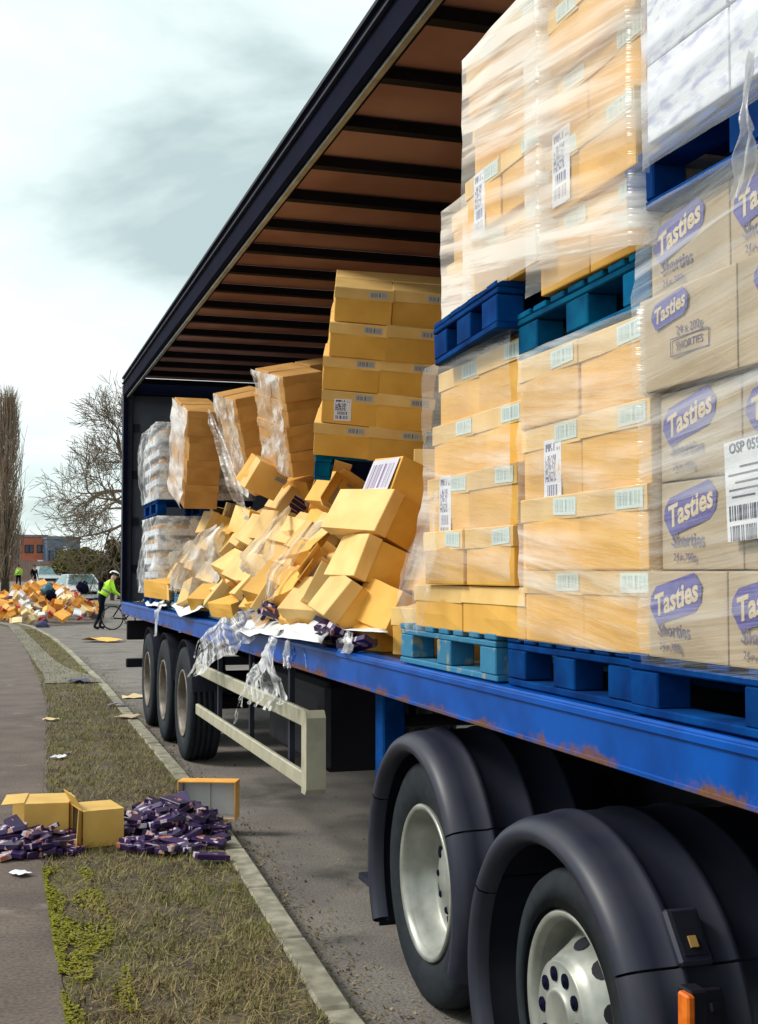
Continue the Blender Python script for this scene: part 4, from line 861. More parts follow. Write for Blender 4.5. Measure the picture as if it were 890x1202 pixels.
PILE = [  # label, px, py, turn, dims, kind, inward shift
    ('carton with a barcode wedged against the tall wrapped load', 497, 541, (20, 0, 60), (.36, .3, .2), 'label', .18),
    ('yellow carton standing on the deck beside the teal pallet', 468, 714, (-60, 0, 16), (.22, .20, .20), 'lid', .16),
    ('yellow carton wedged under the slumped column', 432, 697, (0, 10, 5), (.4, .22, .24), 'plain', .16),
    ('tipped carton with an open dark end high in the heap', 384, 577, (8, -12, -14), (.34, .26, .2), 'open', .02),
    ('orange carton torn open low in the heap beside the film strip', 327, 692, (-24, 10, 30), (.4, .28, .22), 'open', .04),
    ('carton with a barcode lying behind the second film strip', 361, 700, (-20, 0, 24), (.36, .26, .22), 'label', .10),
    ('brown carton behind the flat one at the upper left', 268, 622, (-30, 0, 10), (.4, .3, .28), 'plain', .12),
    ('carton poking out above the big film sheet', 249, 634, (4, 0, 4), (.36, .24, .24), 'lid', .06),
    ('brown carton at the very bottom under the long pale one', 271, 706, (-50, 0, 12), (.36, .26, .12), 'plain', .05),
    ('small carton lying open at the bottom of the heap with a dark inside', 244, 699, (-30, 0, 35), (.28, .22, .12), 'open', .02),
    ('narrow carton half under film at the left of the heap', 206, 673, (-4, 0, -8), (.5, .2, .2), 'lid', .05),
    ('bright yellow carton with spread flaps at the left foot of the heap', 201, 691, (-60, 4, 14), (.5, .34, .16), 'open', .0),
    ('carton behind the narrow film strip at the left', 231, 655, (0, 4, -6), (.44, .22, .24), 'lid', .08),
    ('pale carton between the film strip and the slumped column', 386, 660, (0, 0, 10), (.36, .24, .24), 'lid', .16),
    ('small orange carton deep in the heap below the split one', 345, 668, (-10, 8, 20), (.36, .24, .22), 'plain', .12),
    ('carton lying under the left of the two purple pack ends', 297, 668, (-2, 3, 3), (.40, .22, .22), 'lid', .06),
    ('carton peeping out under the curved pale top', 372, 600, (-6, -6, 5), (.4, .26, .26), 'plain', .14),
    ('carton low down between two film strips', 342, 708, (-12, 4, 8), (.36, .22, .2), 'plain', .12),
    ('brown carton at the back above the left end of the heap', 262, 604, (-20, -6, 12), (.46, .3, .2), 'plain', .2),
    ('carton near the top behind the split orange one', 330, 596, (-10, 6, -10), (.4, .26, .26), 'plain', .16),
    ('carton deep behind the big film sheet', 240, 672, (-6, 2, 6), (.46, .24, .24), 'lid', .14),
    ('carton deep under the middle film strip', 318, 668, (-3, -4, 2), (.40, .22, .22), 'plain', .13),
    ('carton low behind the lowest tilted one', 414, 716, (-30, 0, 10), (.34, .26, .22), 'plain', .2),
    ('carton at the back between the slumped column and tall load', 470, 640, (0, 0, 4), (.4, .24, .3), 'plain', .30),
    ('carton low at the back beside the teal pallet', 480, 690, (-50, 0, 10), (.4, .3, .3), 'plain', .32),
]
for (lab, px, py, tw, d, typ, inw) in PILE:
    p = on_plane(px, py, PP0, PN) - PN * inw
    e = (FAM[0] + tw[0], FAM[1] + tw[1], FAM[2] + tw[2])
    fallen(lab, p, e, d, typ, None)
for lab, pos, e, d, typ in (
    ('large pale carton with a barcode strip at the top left of the heap', (1.95, 9.3, 2.375), (120.6, 16.9, 23.9), (.286, .235, .157), 'label'),
    ('carton with a curved pale top just right of the barcode one', (2.33, 9.45, 2.315), (20.1, 4.7, -66.4), (.314, .229, .16), 'plain'),
    ('orange carton split open on two rows of purple packs', (2.22, 9.58, 2.188), (57.8, 6.2, -89.8), (.391, .212, .21), 'choc'),
    ('carton with purple packs in its end, left of the film strip', (2.07, 9.451, 1.974), (63.3, 3.5, -83.1), (.389, .228, .19), 'choc'),
    ('pale carton left of the two with purple packs', (2.07, 10.34, 1.92), (53.2, 4.9, -92), (.394, .237, .2), 'lid'),
    ('pale carton under the purple pack ends', (1.91, 9.26, 1.756), (50.9, 3, -91.2), (.393, .235, .17), 'lid'),
    ('wide pale carton half covered by the film strip', (1.943, 7.749, 1.764), (37.3, -5.5, -76.2), (.42, .23, .16), 'open'),
    ('carton with a bright orange end right of the big film sheet', (1.887, 10.129, 1.689), (34.1, 6.9, -85.8), (.389, .22, .17), 'lid'),
    ('long pale carton low in the middle of the heap', (1.76, 9.686, 1.504), (32, 0, -93), (.40, .2, .15), 'lid'),
    ('carton with purple packs at its lower end near the deck', (1.747, 8.775, 1.523), (47, -1, -97), (.394, .2, .15), 'choc'),
    ('flat carton sticking out at the upper left end of the heap', (2.045, 12.0, 2.094), (68.9, 1, -86.8), (.373, .212, .215), 'label'),
    ('pale carton tucked between the curved one and the long jutting one', (2.12, 7.9, 2.16), (58, 4, -88), (.36, .22, .2), 'open'),
    ('carton low in the heap just above the left torn film', (1.72, 7.75, 1.46), (36, -8, -70), (.36, .22, .18), 'open')): fallen(lab, pos, e, d, typ)
for k, (px, py, inw) in enumerate(EXTRA):
    fallen('half buried carton between others in the fallen heap', on_plane(px, py, PP0, PN) - PN * inw, (FAM[0] + J(16), FAM[1] + J(12), FAM[2] + J(16)), rnd.choice(((.34, .22, .18), (.30, .20, .20), (.36, .22, .17))), ('lid', 'choc', 'lid', 'open', 'label', 'lid')[k % 6])['group'] = 'half buried cartons in the fallen heap'
nf = 0
for k in range(18):     # what is left of the loads, still standing behind the heap
    for r in range(2):
        y = 5.2 + .42 * k; nf += 1
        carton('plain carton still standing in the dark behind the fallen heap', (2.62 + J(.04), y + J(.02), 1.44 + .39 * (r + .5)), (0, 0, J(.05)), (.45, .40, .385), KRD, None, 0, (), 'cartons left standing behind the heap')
for k, y in enumerate((6.9, 8.15, 9.4, 10.65, 11.9)):
    pallet((2.36 if k < 1 else 2.26, y, ZP), 0, PLB if k % 2 else PLW, f'blue pallet on the deck under the fallen cartons, {("nearest the teal one", "second along", "third along", "fourth along", "nearest the rear trays")[k]}', 1.15, 1.2)
# purple packs on the deck edge
CHM = MB().box((0, 0, 0), (.19, .078, .027), bev=.0018).mesh('chocolate_pack', CHOC)
def choc(loc, e, label, group):
    o = link('chocolate_pack', CHM, None, loc, [R(a) for a in e]); return tag(o, label, 'chocolate pack', group)
for k in range(13):
    p = on_x(388 + rnd.uniform(0, 36), 742 + rnd.uniform(-5, 4), 1.66 + J(.05)); choc((p.x, p.y, 1.32 + rnd.uniform(0, .06)), (J(40), J(30), rnd.uniform(0, 180)), 'purple chocolate pack on the deck edge below the lowest tilted carton', 'purple packs by the lowest carton')
for k in range(10):
    p = on_x(303 + rnd.uniform(0, 24), 716 + rnd.uniform(-5, 5), 1.64 + J(.05)); choc((p.x, p.y, max(1.31, p.z)), (J(30), J(30), rnd.uniform(-60, 60)), 'purple chocolate pack spilling on the white sheet at the deck edge', 'purple packs on the white sheet')
# loose film over the heap
def on_heap(px, py, out=.08): return on_plane(px, py, PP0, PN) + PN * out
def heap_strip(label, seq, m, amp=.025, seed=0, nu=8): return drape(label, [(on_heap(a, b, o), w, Vector((.75, -.25, -.5))) for (a, b, w, o) in seq], m, amp, nu, seed)
heap_strip('white film strip hanging down the middle of the heap', [(353, 606, .03, .1), (344, 630, .07, .14), (328, 655, .14, .14), (312, 678, .22, .12), (302, 684, .1, .1)], FILMX, .03, 1)
heap_strip('white film strip running down beside the slumped column', [(398, 628, .04, .12), (380, 652, .07, .16), (352, 678, .10, .14), (341, 696, .08, .14), (335, 718, .05, .12)], FILMX, .025, 2)
heap_strip('big white film sheet draped over the left of the heap', [(272, 628, .10, .12), (266, 645, .22, .16), (254, 668, .40, .16), (240, 690, .46, .14), (228, 703, .25, .1)], FILMX, .05, 4, 12)
heap_strip('narrow film strip left of the big sheet', [(248, 640, .06, .12), (236, 660, .10, .14), (222, 685, .12, .12), (213, 703, .08, .1)], FILMX, .03, 6)
heap_strip('thin film across the far left cartons of the heap', [(232, 640, .05, .10), (210, 668, .10, .14), (188, 690, .14, .12)], FILMS, .03, 9)
# film flaring off the leaning wrapped load
drape('torn film flaring off the left side of the leaning wrapped load', [(on_x(513, 575, 1.57), .03, AY), (on_x(505, 620, 1.56), .16, AY), (on_x(488, 660, 1.54), .38, AY), (on_x(484, 700, 1.53),   .36, AY), (on_x(488, 742, 1.54), .22, AY)], film_material('film_flare', .20, .8, scale=(9, 5, 2.5), shear=R(-25), lo=.42, hi=.64, gloss=.05), .014, 14, 12)
# torn film hanging over the rail
drape('torn film blown back over the blue rail near the wheels', [(on_x(308, 726, 1.60), .25, Vector((0, .5, -.8))), (on_x(284, 738, 1.50), .26, Vector((0, .5, -.8))), (on_x(256, 754, 1.48), .34, Vector((0, .35, -.9))), (on_x(232, 772, 1.47), .25, Vector((0, .3, -.9))), (on_x(220, 796, 1.47), .04, Vector((0, .3, -.9)))], FILMH, .03, 22, 21, 12, ragged=.3)
drape('torn film hanging in a ragged curtain over the side guard', [(on_x(322, 742, 1.54), .14, AY), (on_x(318, 762, 1.48), .36, AY), (on_x(313, 788, 1.46), .66, AY), (on_x(309, 808, 1.46), .95, AY), (on_x(302, 832, 1.46), .80, AY)], FILMH, .035, 26, 22, 12, ragged=.28)
drape('thin tail of torn film reaching the lower guard rail', [(on_x(300, 780, 1.47), .14, AY), (on_x(288, 806, 1.45), .12, AY), (on_x(280, 826, 1.45), .18, AY), (on_x(276, 850, 1.46), .08, AY)], FILMH, .02, 12, 23, 8, ragged=.8)
drape('small strand of film hanging right of the ragged curtain', [(on_x(338, 752, 1.50), .03, AY), (on_x(334, 770, 1.48), .05, AY), (on_x(337, 784, 1.48), .03, AY)], FILMW, .02, 4, 27)
drape('film scrap hanging from the deck beside the teal pallet', [(on_x(412, 742, 1.58), .06, AY), (on_x(408, 754, 1.55), .12, AY), (on_x(404, 766, 1.54), .08, AY)], FILMS, .03, 6, 28)
drape('narrow film streamer hanging over the rail above the rear wheels', [(on_x(190, 708, 1.60), .12, AY), (on_x(186, 718, 1.53), .2, AY), (on_x(184, 732, 1.53), .14, AY), (on_x(183, 746, 1.53), .04, AY)], FILMW, .03, 6, 29)
drape('white film knot hanging over the edge of the upper right pallet', [(on_x(884, 62, 1.50), .012, AY), (on_x(876, 110, 1.50), .014, AY), (on_x(877, 150, 1.50), .018, AY), (on_x(872, 185, 1.51), .08, AY), (on_x(868, 230, 1.53), .07, AY)], FILMW, .014, 6, 31)
def slip(label, cs, m=WHITE, n=8, amp=.02, seed=0):
    P = [on_x(a, b, x) for a, b, x in cs]; b = MB()
    for s in (0, 1):
        for j in range(n + 1):
            for i in range(n + 1):
                q = P[0].lerp(P[1], i / n).lerp(P[3].lerp(P[2], i / n), j / n); q.z += amp * mnoise.noise((i * .5 + seed, j * .5, seed)) - .003 * s; b.v.append(tuple(q))
    k = (n + 1) ** 2
    for s in (0, 1):
        for j in range(n):
            for i in range(n): a = s * k + j * (n + 1) + i; b.f.append((a, a + 1, a + n + 2, a + n + 1)); b.m.append(0)
    ring = [i for i in range(n + 1)] + [(j + 1) * (n + 1) + n for j in range(n)] + [n * (n + 1) + i for i in range(n - 1, -1, -1)] + [j * (n + 1) for j in range(n - 1, 0, -1)]
    for u, v in zip(ring, ring[1:] + ring[:1]): b.f.append((u, v, k + v, k + u)); b.m.append(0)
    return tag(b.obj('slip_sheet', m, None, True), label, 'paper sheet', 'white slip sheets')
slip('white slip sheet drooping over the rail above the left torn film', [(300, 721, 1.80), (350, 722, 1.78), (326, 745, 1.50), (276, 744, 1.50)], seed=1, amp=.03)
slip('white slip sheet drooping over the rail above the ragged film curtain', [(344, 722, 1.78), (394, 737, 1.62), (375, 754, 1.48), (320, 746, 1.49)], seed=4, amp=.03)
slip('thin white sheet lying flat under the purple packs at the deck edge', [(392, 730, 1.95), (446, 733, 1.95), (456, 742, 1.60), (386, 738, 1.60)], seed=6, amp=.006)
slip('white sheet sticking out at the rear end of the heap', [(196, 703, 1.75), (226, 702, 1.75), (240, 713, 1.56), (212, 724, 1.50)], seed=8, amp=.03)
slip('white sheet crumpled near the rear lamp board', [(168, 703, 1.72), (192, 702, 1.72), (196, 711, 1.58), (172, 711, 1.56)], seed=10, amp=.03)

# ------------------------------------------------------------------ burst cartons and packs on the verge
def open_box(name, label, loc, rz, d, inside, outm, cat='box', group=None):
    """carton lying on its side, open towards its local -X"""
    x, y, z = d; t = .006; o = MB(); 
    o.box((0, 0, z / 2 - t / 2), (x, y, t)); o.box((0, 0, -z / 2 + t / 2), (x, y, t)); o.box((0, y / 2 - t / 2, 0), (x - .001, t, z - 2 * t)); o.box((0, -y / 2 + t / 2, 0), (x - .001, t, z - 2 * t)); o.box((x / 2 - t / 2 - .001, 0, 0), (t, y - 2 * t, z - 2 * t))
    ob = o.obj(name, outm, None, loc=(loc[0], loc[1], loc[2] + z / 2), rot=(0, 0, rz)); tag(ob, label, cat, group)
    i = MB()
    i.box((0, 0, z / 2 - t - .0012), (x - .02, y - 2 * t - .004, .001)); i.box((0, 0, -z / 2 + t + .0012), (x - .02, y - 2 * t - .004, .001)); i.box((0, y / 2 - t - .0012, 0), (x - .02, .001, z - 2 * t - .006)); i.box((x / 2 - t - .0025, 0, 0), (.001, y - 2 * t - .006, z - 2 * t - .006))
    i.obj('lining', inside, ob)
    return ob
def flap(ob, size, loc, rot, m=YEL): return MB().box((0, 0, 0), size, bev=.0015).obj('flap', m, ob, loc=loc, rot=[R(a) for a in rot])
YC_ = mat('yellow_card', (.74, .48, .12), (.62, .37, .08), .6, 5, bump=.05)
p = on_z(58, 987, .1); d = (.25, .34, .215)
v1 = open_box('carton', 'yellow carton lying on its side on the verge with its end open to the path', (p.x, p.y + .17, .1), R(-6), d, CIN, YC_)
flap(v1, (.13, .33, .005), (-.19, .0, .109), (0, -3, 0), YC_); flap(v1, (.12, .005, .2), (-.17, .20, 0), (0, 0, -28), YC_); flap(v1, (.10, .33, .005), (-.165, 0, -.100), (0, 8, 0), YC_)
p = on_z(116, 994, .1); d = (.235, .30, .205)
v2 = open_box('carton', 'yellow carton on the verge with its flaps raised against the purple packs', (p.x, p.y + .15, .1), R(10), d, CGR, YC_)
flap(v2, (.13, .005, .20), (-.135, -.158, .01), (0, 14, 62), YC_); flap(v2, (.11, .27, .005), (-.13, .02, .135), (0, 62, 0), YC_); flap(v2, (.10, .005, .2), (-.125, .165, .0), (0, 0, -75), YC_)
p = on_z(243, 962, .1); d = (.14, .37, .235)
v3 = open_box('carton', 'shallow carton with a white inside standing on its edge by the kerb', (p.x + .02, p.y + .06, .1), R(68), d, CIN, ORG)
flap(v3, (.004, .16, .20), (.045, .08, .0), (0, 0, 2), CIN)
GP, GQ = 'purple packs spilt by the kerb carton', 'purple packs spilt on the path'
def heap(n, px, py, rx, ry, hh, label, group, sd):
    q = random.Random(sd); c = on_z(px, py, .1); fx = Vector((math.cos(R(-17)), math.sin(R(-17)), 0)); fy = Vector((.29, .956, 0))
    for k in range(n):
        while True:
            a, b = q.uniform(-1, 1), q.uniform(-1, 1)
            if a * a + b * b < 1: break
        rr = 1 - (a * a + b * b); w = c + fx * (a * rx) + fy * (b * ry); z = .118 + hh * rr * q.random() ** .5
        choc((w.x, w.y, z), (q.uniform(-28, 28) * (rr + .15), q.uniform(-28, 28) * (rr + .15), q.uniform(0, 360)), label, group)
heap(105, 198, 976, .29, .36, .17, 'purple chocolate pack in the heap on the verge by the kerb', GP, 1)
heap(20, 200, 994, .30, .16, .04, 'purple chocolate pack in the heap on the verge by the kerb', GP, 3)
heap(62, 18, 996, .34, .30, .10, 'purple chocolate pack scattered on the path by the open yellow carton', GQ, 2)
for (px, py, rz, lab) in ((160, 990, 42, 'purple chocolate pack lying at the near edge of the heap on the verge'), (205, 998, 50, 'purple chocolate pack lying just in front of the heap on the verge'), (248, 1008, 12, 'single purple chocolate pack lying apart on the grass near the kerb')):
    q = on_z(px, py, .12); choc((q.x, q.y, .135), (4, 8, rz), lab, None)
def scrap(px, py, s, m, label, z=.108):
    p = on_z(px, py, z); b = MB(); n = 5
    for j in range(n):
        for i in range(n): b.v.append(((i / 4 - .5) * s, (j / 4 - .5) * s * .7 + .1 * s * mnoise.noise((i, j, px)), .004 + abs(.22 * s * mnoise.noise((i * .8, j * .8, py)))))
    for j in range(4):
        for i in range(4): a = j * n + i; b.f.append((a, a + 1, a + n + 1, a + n)); b.m.append(0)
    o = b.obj('litter_scrap', m, None, True, loc=p, rot=(0, 0, px)); return tag(o, label, 'litter', 'litter on the verge and path')
scrap(70, 889, .14, WHITE, 'crumpled white wrapper on the verge beside the path'); scrap(80, 884, .08, INK, 'dark wrapper touching the crumpled white one')
scrap(24, 1026, .11, WHITE, 'white paper scrap on the path in front of the purple packs'); scrap(93, 800, .35, INKD, 'dark flat wrapper on the pale strip before the grass', .116)
scrap(60, 845, .16, YEL, 'pale card scrap at the edge of the path'); scrap(138, 828, .22, INK, 'dark wrapper lying on the verge by the kerb'); scrap(150, 842, .25, KRB, 'brown card strip on the verge by the kerb')
scrap(157, 819, .3, YEL, 'torn pale card on the road beside the rear wheels', .008); scrap(122, 753, .9, ORG, 'flattened orange card on the road behind the trailer', .012)
scrap(418, 886, .10, YEL, 'small card scrap on the road under the trailer', .008)

# ------------------------------------------------------------------ far heap of spilled goods on the road
GH = 'far heap of spilled goods across the road'
FM = {}
def flapped(m, d, seed):
    d = tuple(.70 * v for v in d); b = MB().box((0, 0, 0), d, bev=.008); q = random.Random(seed)
    for s in (-1, 1): b.box((0, 0, 0), (d[0], d[1] * .45, .006), Matrix.Translation((0, s * d[1] * .68, d[2] / 2 - .02)) @ Matrix.Rotation(s * q.uniform(-.5, .9), 4, 'X'))
    return b.mesh('spilled_carton', m)
kinds = []
for nm, m, ds, cat, lab in (('spilled_carton', ORG, ((.40, .30, .25), (.5, .36, .3)), 'box', 'orange carton in the far heap of spilled goods on the road'),
                            ('spilled_carton', YEL, ((.42, .3, .28), (.34, .3, .3)), 'box', 'pale yellow carton in the far heap of spilled goods on the road'),
                            ('spilled_carton', WHITE, ((.36, .3, .2), (.3, .28, .12)), 'box', 'white carton in the far heap of spilled goods on the road'),
                            ('spilled_pack', RED, ((.34, .22, .10), (.3, .14, .12)), 'pack', 'red pack in the far heap of spilled goods on the road'),
                            ('spilled_pack', INK, ((.3, .2, .1),), 'pack', 'dark purple pack in the far heap of spilled goods on the road')):
    kinds.append((nm, [flapped(m, d, i) for i, d in enumerate(ds)], cat, lab))
q = random.Random(21)
for k in range(285):
    while True:
        a, b = q.uniform(-1, 1), q.uniform(-1, 1)
        if a * a + b * b < 1: break
    rr = 1 - (a * a + b * b); t = q.choices(range(5), (38, 26, 18, 13, 5))[0]; nm, ms, cat, lab = kinds[t]
    x, y = 1.55 + 2.25 * a, 45.5 + 5.6 * b
    o = link(nm, q.choice(ms), None, (x, y, gz(y) + .1 + 1.15 * rr ** .8 * q.random() ** .45), [q.uniform(-.9, .9), q.uniform(-.9, .9), q.uniform(0, 6.28)]); tag(o, lab, cat, GH)
for k in range(22):
    x, y = q.uniform(-2.2, .2), q.uniform(40, 48); nm, ms, cat, lab = kinds[q.choice((0, 2, 3, 3, 4))]
    o = link(nm, q.choice(ms), None, (x, y, .15), [q.uniform(-.2, .2), q.uniform(-.2, .2), q.uniform(0, 6)]); tag(o, lab.replace('in the far heap of', 'lying left of the far heap of'), cat, 'goods lying left of the far heap')
def bag(px, py, y, s, m, label):
    bm = bmesh.new(); bmesh.ops.create_icosphere(bm, subdivisions=3, radius=1)
    for v in bm.verts: v.co *= 1 + .35 * mnoise.noise(v.co * 1.7 + Vector((px, 0, 0))); v.co = Vector((v.co.x * s, v.co.y * s * .7, v.co.z * s * .8))
    me = bpy.data.meshes.new('bag'); bm.to_mesh(me); bm.free(); me.materials.append(m); me.polygons.foreach_set('use_smooth', [True] * len(me.polygons))
    o = link('bag', me, None, on_y(px, py, y), (0, .5, .4)); tag(o, label, 'bag'); MB().tube([(-.3 * s, 0, .6 * s), (-.2 * s, 0, 1.0 * s), (.2 * s, 0, 1.0 * s), (.3 * s, 0, .6 * s)], .03, 6).obj('handle', m, o, True); return o
bag(56, 693, 42.2, .24, TEALB, 'dark teal bag lying on top of the far heap'); bag(60, 699, 41.8, .2, NAVY, 'black bag below the teal one on the far heap'); bag(97, 690, 43.2, .22, NAVY, 'black bag on the far heap before the white car')
bag(50, 735, 39.2, .22, INKD, 'dark bag at the near foot of the far heap')

# ------------------------------------------------------------------ people
def figure(label, loc, rz, J_, jac, tro, helmet=None, hair=None, vest=None, group=None):
    """one continuous skinned body; J_ = joint positions, +X is forward"""
    me = bpy.data.meshes.new('person'); names = list(J_)
    ed = [('pelvis', 'chest'), ('chest', 'neck'), ('neck', 'skull'), ('skull', 'crown')]
    for s in 'LR':
        ed += [('chest', 'sh' + s), ('sh' + s, 'el' + s), ('el' + s, 'wr' + s), ('wr' + s, 'pa' + s), ('pelvis', 'hi' + s), ('hi' + s, 'kn' + s), ('kn' + s, 'an' + s), ('an' + s, 'to' + s)]
        w, pa = Vector(J_['wr' + s]), Vector(J_['pa' + s]); f = (pa - w).normalized(); sd = f.cross(Vector((0, 0, 1))); sd = sd.normalized() if sd.length > .1 else Vector((0, 1, 0))
        for k in range(4):
            nm = f'f{k}{s}'; J_[nm] = pa + f * (.045 + (.07, .085, .08, .06)[k] * .6) + sd * (-.03 + .02 * k) + Vector((0, 0, -.012)); ed.append(('pa' + s, nm))
        J_['th' + s] = w + f * .05 + sd * -.055; ed.append(('wr' + s, 'th' + s))
    names = list(J_); me.from_pydata([tuple(J_[n]) for n in names], [(names.index(a), names.index(b)) for a, b in ed], [])
    o = bpy.data.objects.new('person', me); COL.objects.link(o); md = o.modifiers.new('s', 'SKIN'); ss = o.modifiers.new('u', 'SUBSURF'); ss.levels = 2; ss.render_levels = 2
    rad = dict(pelvis=(.15, .12), chest=(.17, .13), neck=(.06, .06), skull=(.088, .095), crown=(.06, .065))
    for i, n in enumerate(names):
        k = n[:2]; r = rad.get(n) or {'sh': (.075, .075), 'el': (.052, .052), 'wr': (.034, .034), 'pa': (.038, .026), 'hi': (.098, .098), 'kn': (.066, .066), 'an': (.05, .05), 'to': (.045, .04), 'th': (.011, .011)}.get(k, (.010, .010))
        me.skin_vertices[0].data[i].radius = r; me.skin_vertices[0].data[i].use_root = n == 'pelvis'
    dg = bpy.context.evaluated_depsgraph_get(); dg.update(); m2 = bpy.data.meshes.new_from_object(o.evaluated_get(dg)); bpy.data.objects.remove(o)
    m2.materials.clear()
    for m in (jac, tro, SKIN, BLACK): m2.materials.append(m)
    jp = {n: Vector(J_[n]) for n in names}
    for p in m2.polygons:
        near = min(names, key=lambda n: (jp[n] - p.center).length); k = near[:2]; p.use_smooth = True
        p.material_index = 2 if near in ('neck', 'skull', 'crown') or k in ('pa', 'th') or near[0] == 'f' else 1 if near == 'pelvis' or k in ('hi', 'kn') else 3 if k in ('an', 'to') else 0
        if p.material_index == 0 and k in ('wr',): p.material_index = 0
    r = link('person', m2, None, loc, (0, 0, rz)); tag(r, label, 'person', group)
    sk = jp['skull']; f = Vector((1, 0, 0))
    b = MB(); b.tube([sk + Vector((.075, 0, .02)), sk + Vector((.112, 0, -.015)), sk + Vector((.085, 0, -.03))], [.008, .016, .01], 6); b.obj('nose', SKIN, r, True)
    for s in (-1, 1):
        MB().lathe([(.004, .0), (.003, .008), (-.003, .011)], 8, tuple(sk + Vector((.082, s * .033, .022)))).obj('eye', BLACK, r); MB().box(tuple(sk + Vector((-.005, s * .093, .0))), (.045, .018, .06), bev=.008).obj('ear', SKIN, r)
    MB().box(tuple(sk + Vector((.082, 0, -.055))), (.012, .045, .010), bev=.003).obj('mouth', RED, r)
    c = jp['crown'].lerp(sk, .35)
    if helmet:
        bm = bmesh.new(); bmesh.ops.create_uvsphere(bm, u_segments=18, v_segments=12, radius=1); bmesh.ops.delete(bm, geom=[v for v in bm.verts if v.co.z < -.25], context='VERTS')
        for v in bm.verts: v.co = Vector((v.co.x * .155, v.co.y * .118, v.co.z * .115))
        hm = bpy.data.meshes.new('helmet'); bm.to_mesh(hm); bm.free(); hm.materials.append(helmet); hm.polygons.foreach_set('use_smooth', [True] * len(hm.polygons))
        h = link('helmet', hm, r, c + Vector((-.01, 0, .015)), (0, R(20), 0)); hm.materials.append(BLACK)
        for p in hm.polygons:
            if abs(p.center.y) > .06 and p.center.z < .06: p.material_index = 1
    else:
        bm = bmesh.new(); bmesh.ops.create_uvsphere(bm, u_segments=14, v_segments=9, radius=1); bmesh.ops.delete(bm, geom=[v for v in bm.verts if v.co.z < -.1 and v.co.x > -.3], context='VERTS')
        for v in bm.verts: v.co = Vector((v.co.x * .108, v.co.y * .1, v.co.z * .11))
        hm = bpy.data.meshes.new('hair'); bm.to_mesh(hm); bm.free(); hm.materials.append(BLACK); link('hair', hm, r, c + Vector((-.012, 0, .01)))
    if vest:
        a, bb = jp['pelvis'].lerp(jp['chest'], .15), jp['chest'].lerp(jp['neck'], .35); ax = (bb - a); v = MB(); nn = 20
        ex = Vector((ax.z, 0, -ax.x)).normalized()
        for j in range(8):
            t = j / 7; cc = a + ax * t; rx, ry = .155 + .02 * math.sin(t * 3), .195 + .03 * math.sin(t * 3)
            if j == 7: rx, ry = .10, .17
            for k in range(nn): q = 2 * math.pi * k / nn; v.v.append(tuple(cc + ex * (rx * math.cos(q)) + Vector((0, 1, 0)) * (ry * math.sin(q))))
        for j in range(7):
            for k in range(nn): v.f.append((j * nn + k, j * nn + (k + 1) % nn, j * nn + nn + (k + 1) % nn, j * nn + nn + k)); v.m.append(1 if j in (2,) else 0)
        v.obj('vest', [vest, SILV], r, True)
    return r
def stand(): return dict(pelvis=(0, 0, .95), chest=(.0, 0, 1.30), neck=(0, 0, 1.50), skull=(.02, 0, 1.62), crown=(.01, 0, 1.70), shL=(0, .19, 1.42), shR=(0, -.19, 1.42), elL=(-.02, .25, 1.14), elR=(-.02, -.25, 1.14), wrL=(.10, .24, .93), wrR=(.1, -.24, .93), paL=(.13, .23, .86), paR=(.13, -.23, .86), hiL=(0, .10, .90), hiR=(0, -.10, .90), knL=(.02, .12, .50), knR=(.03, -.12, .50), anL=(-.02, .13, .07), anR=(-.02, -.13, .07), toL=(.15, .15, .04), toR=(.15, -.15, .04))
y = 97; p = on_y(21.5, 690, y); figure('police officer in a yellow hi-vis jacket and dark trousers standing beyond the heap', (p.x, y, gz(y)), R(80), stand(), HIVIS, DCLOTH, None, None, HIVIS)
y = 92; p = on_y(40, 690, y); figure('person in dark clothes standing beside the silver car', (p.x, y, gz(y)), R(-60), stand(), DCLOTH, DCLOTH)
p = on_z(118, 739); j = dict(pelvis=(.02, 0, .94), chest=(.20, 0, 1.26), neck=(.31, 0, 1.43), skull=(.39, 0, 1.52), crown=(.41, 0, 1.60), shL=(.26, .19, 1.36), shR=(.26, -.19, 1.36), elL=(.36, .24, 1.12), elR=(.34, -.24, 1.10), wrL=(.50, .22, 1.02), wrR=(.48, -.22, 1.0), paL=(.55, .21, .99), paR=(.54, -.21, .97), hiL=(.02, .10, .90), hiR=(.02, -.10, .90), knL=(.10, .13, .50), knR=(-.03, -.13, .49), anL=(.0, .14, .07), anR=(-.22, -.14, .08), toL=(.16, .15, .04), toR=(-.06, -.15, .04))
cop = figure('police cyclist in a yellow hi-vis jacket and white helmet leaning over a bicycle', (p.x, p.y, 0), R(8), j, HIVIS, DCLOTH, WHITE, None, HIVIS)
MB().box((-.02, 0, 1.22), (.12, .26, .36), M=Matrix.Translation((.02, 0, .0)), bev=.03).obj('backpack', DCLOTH, cop)
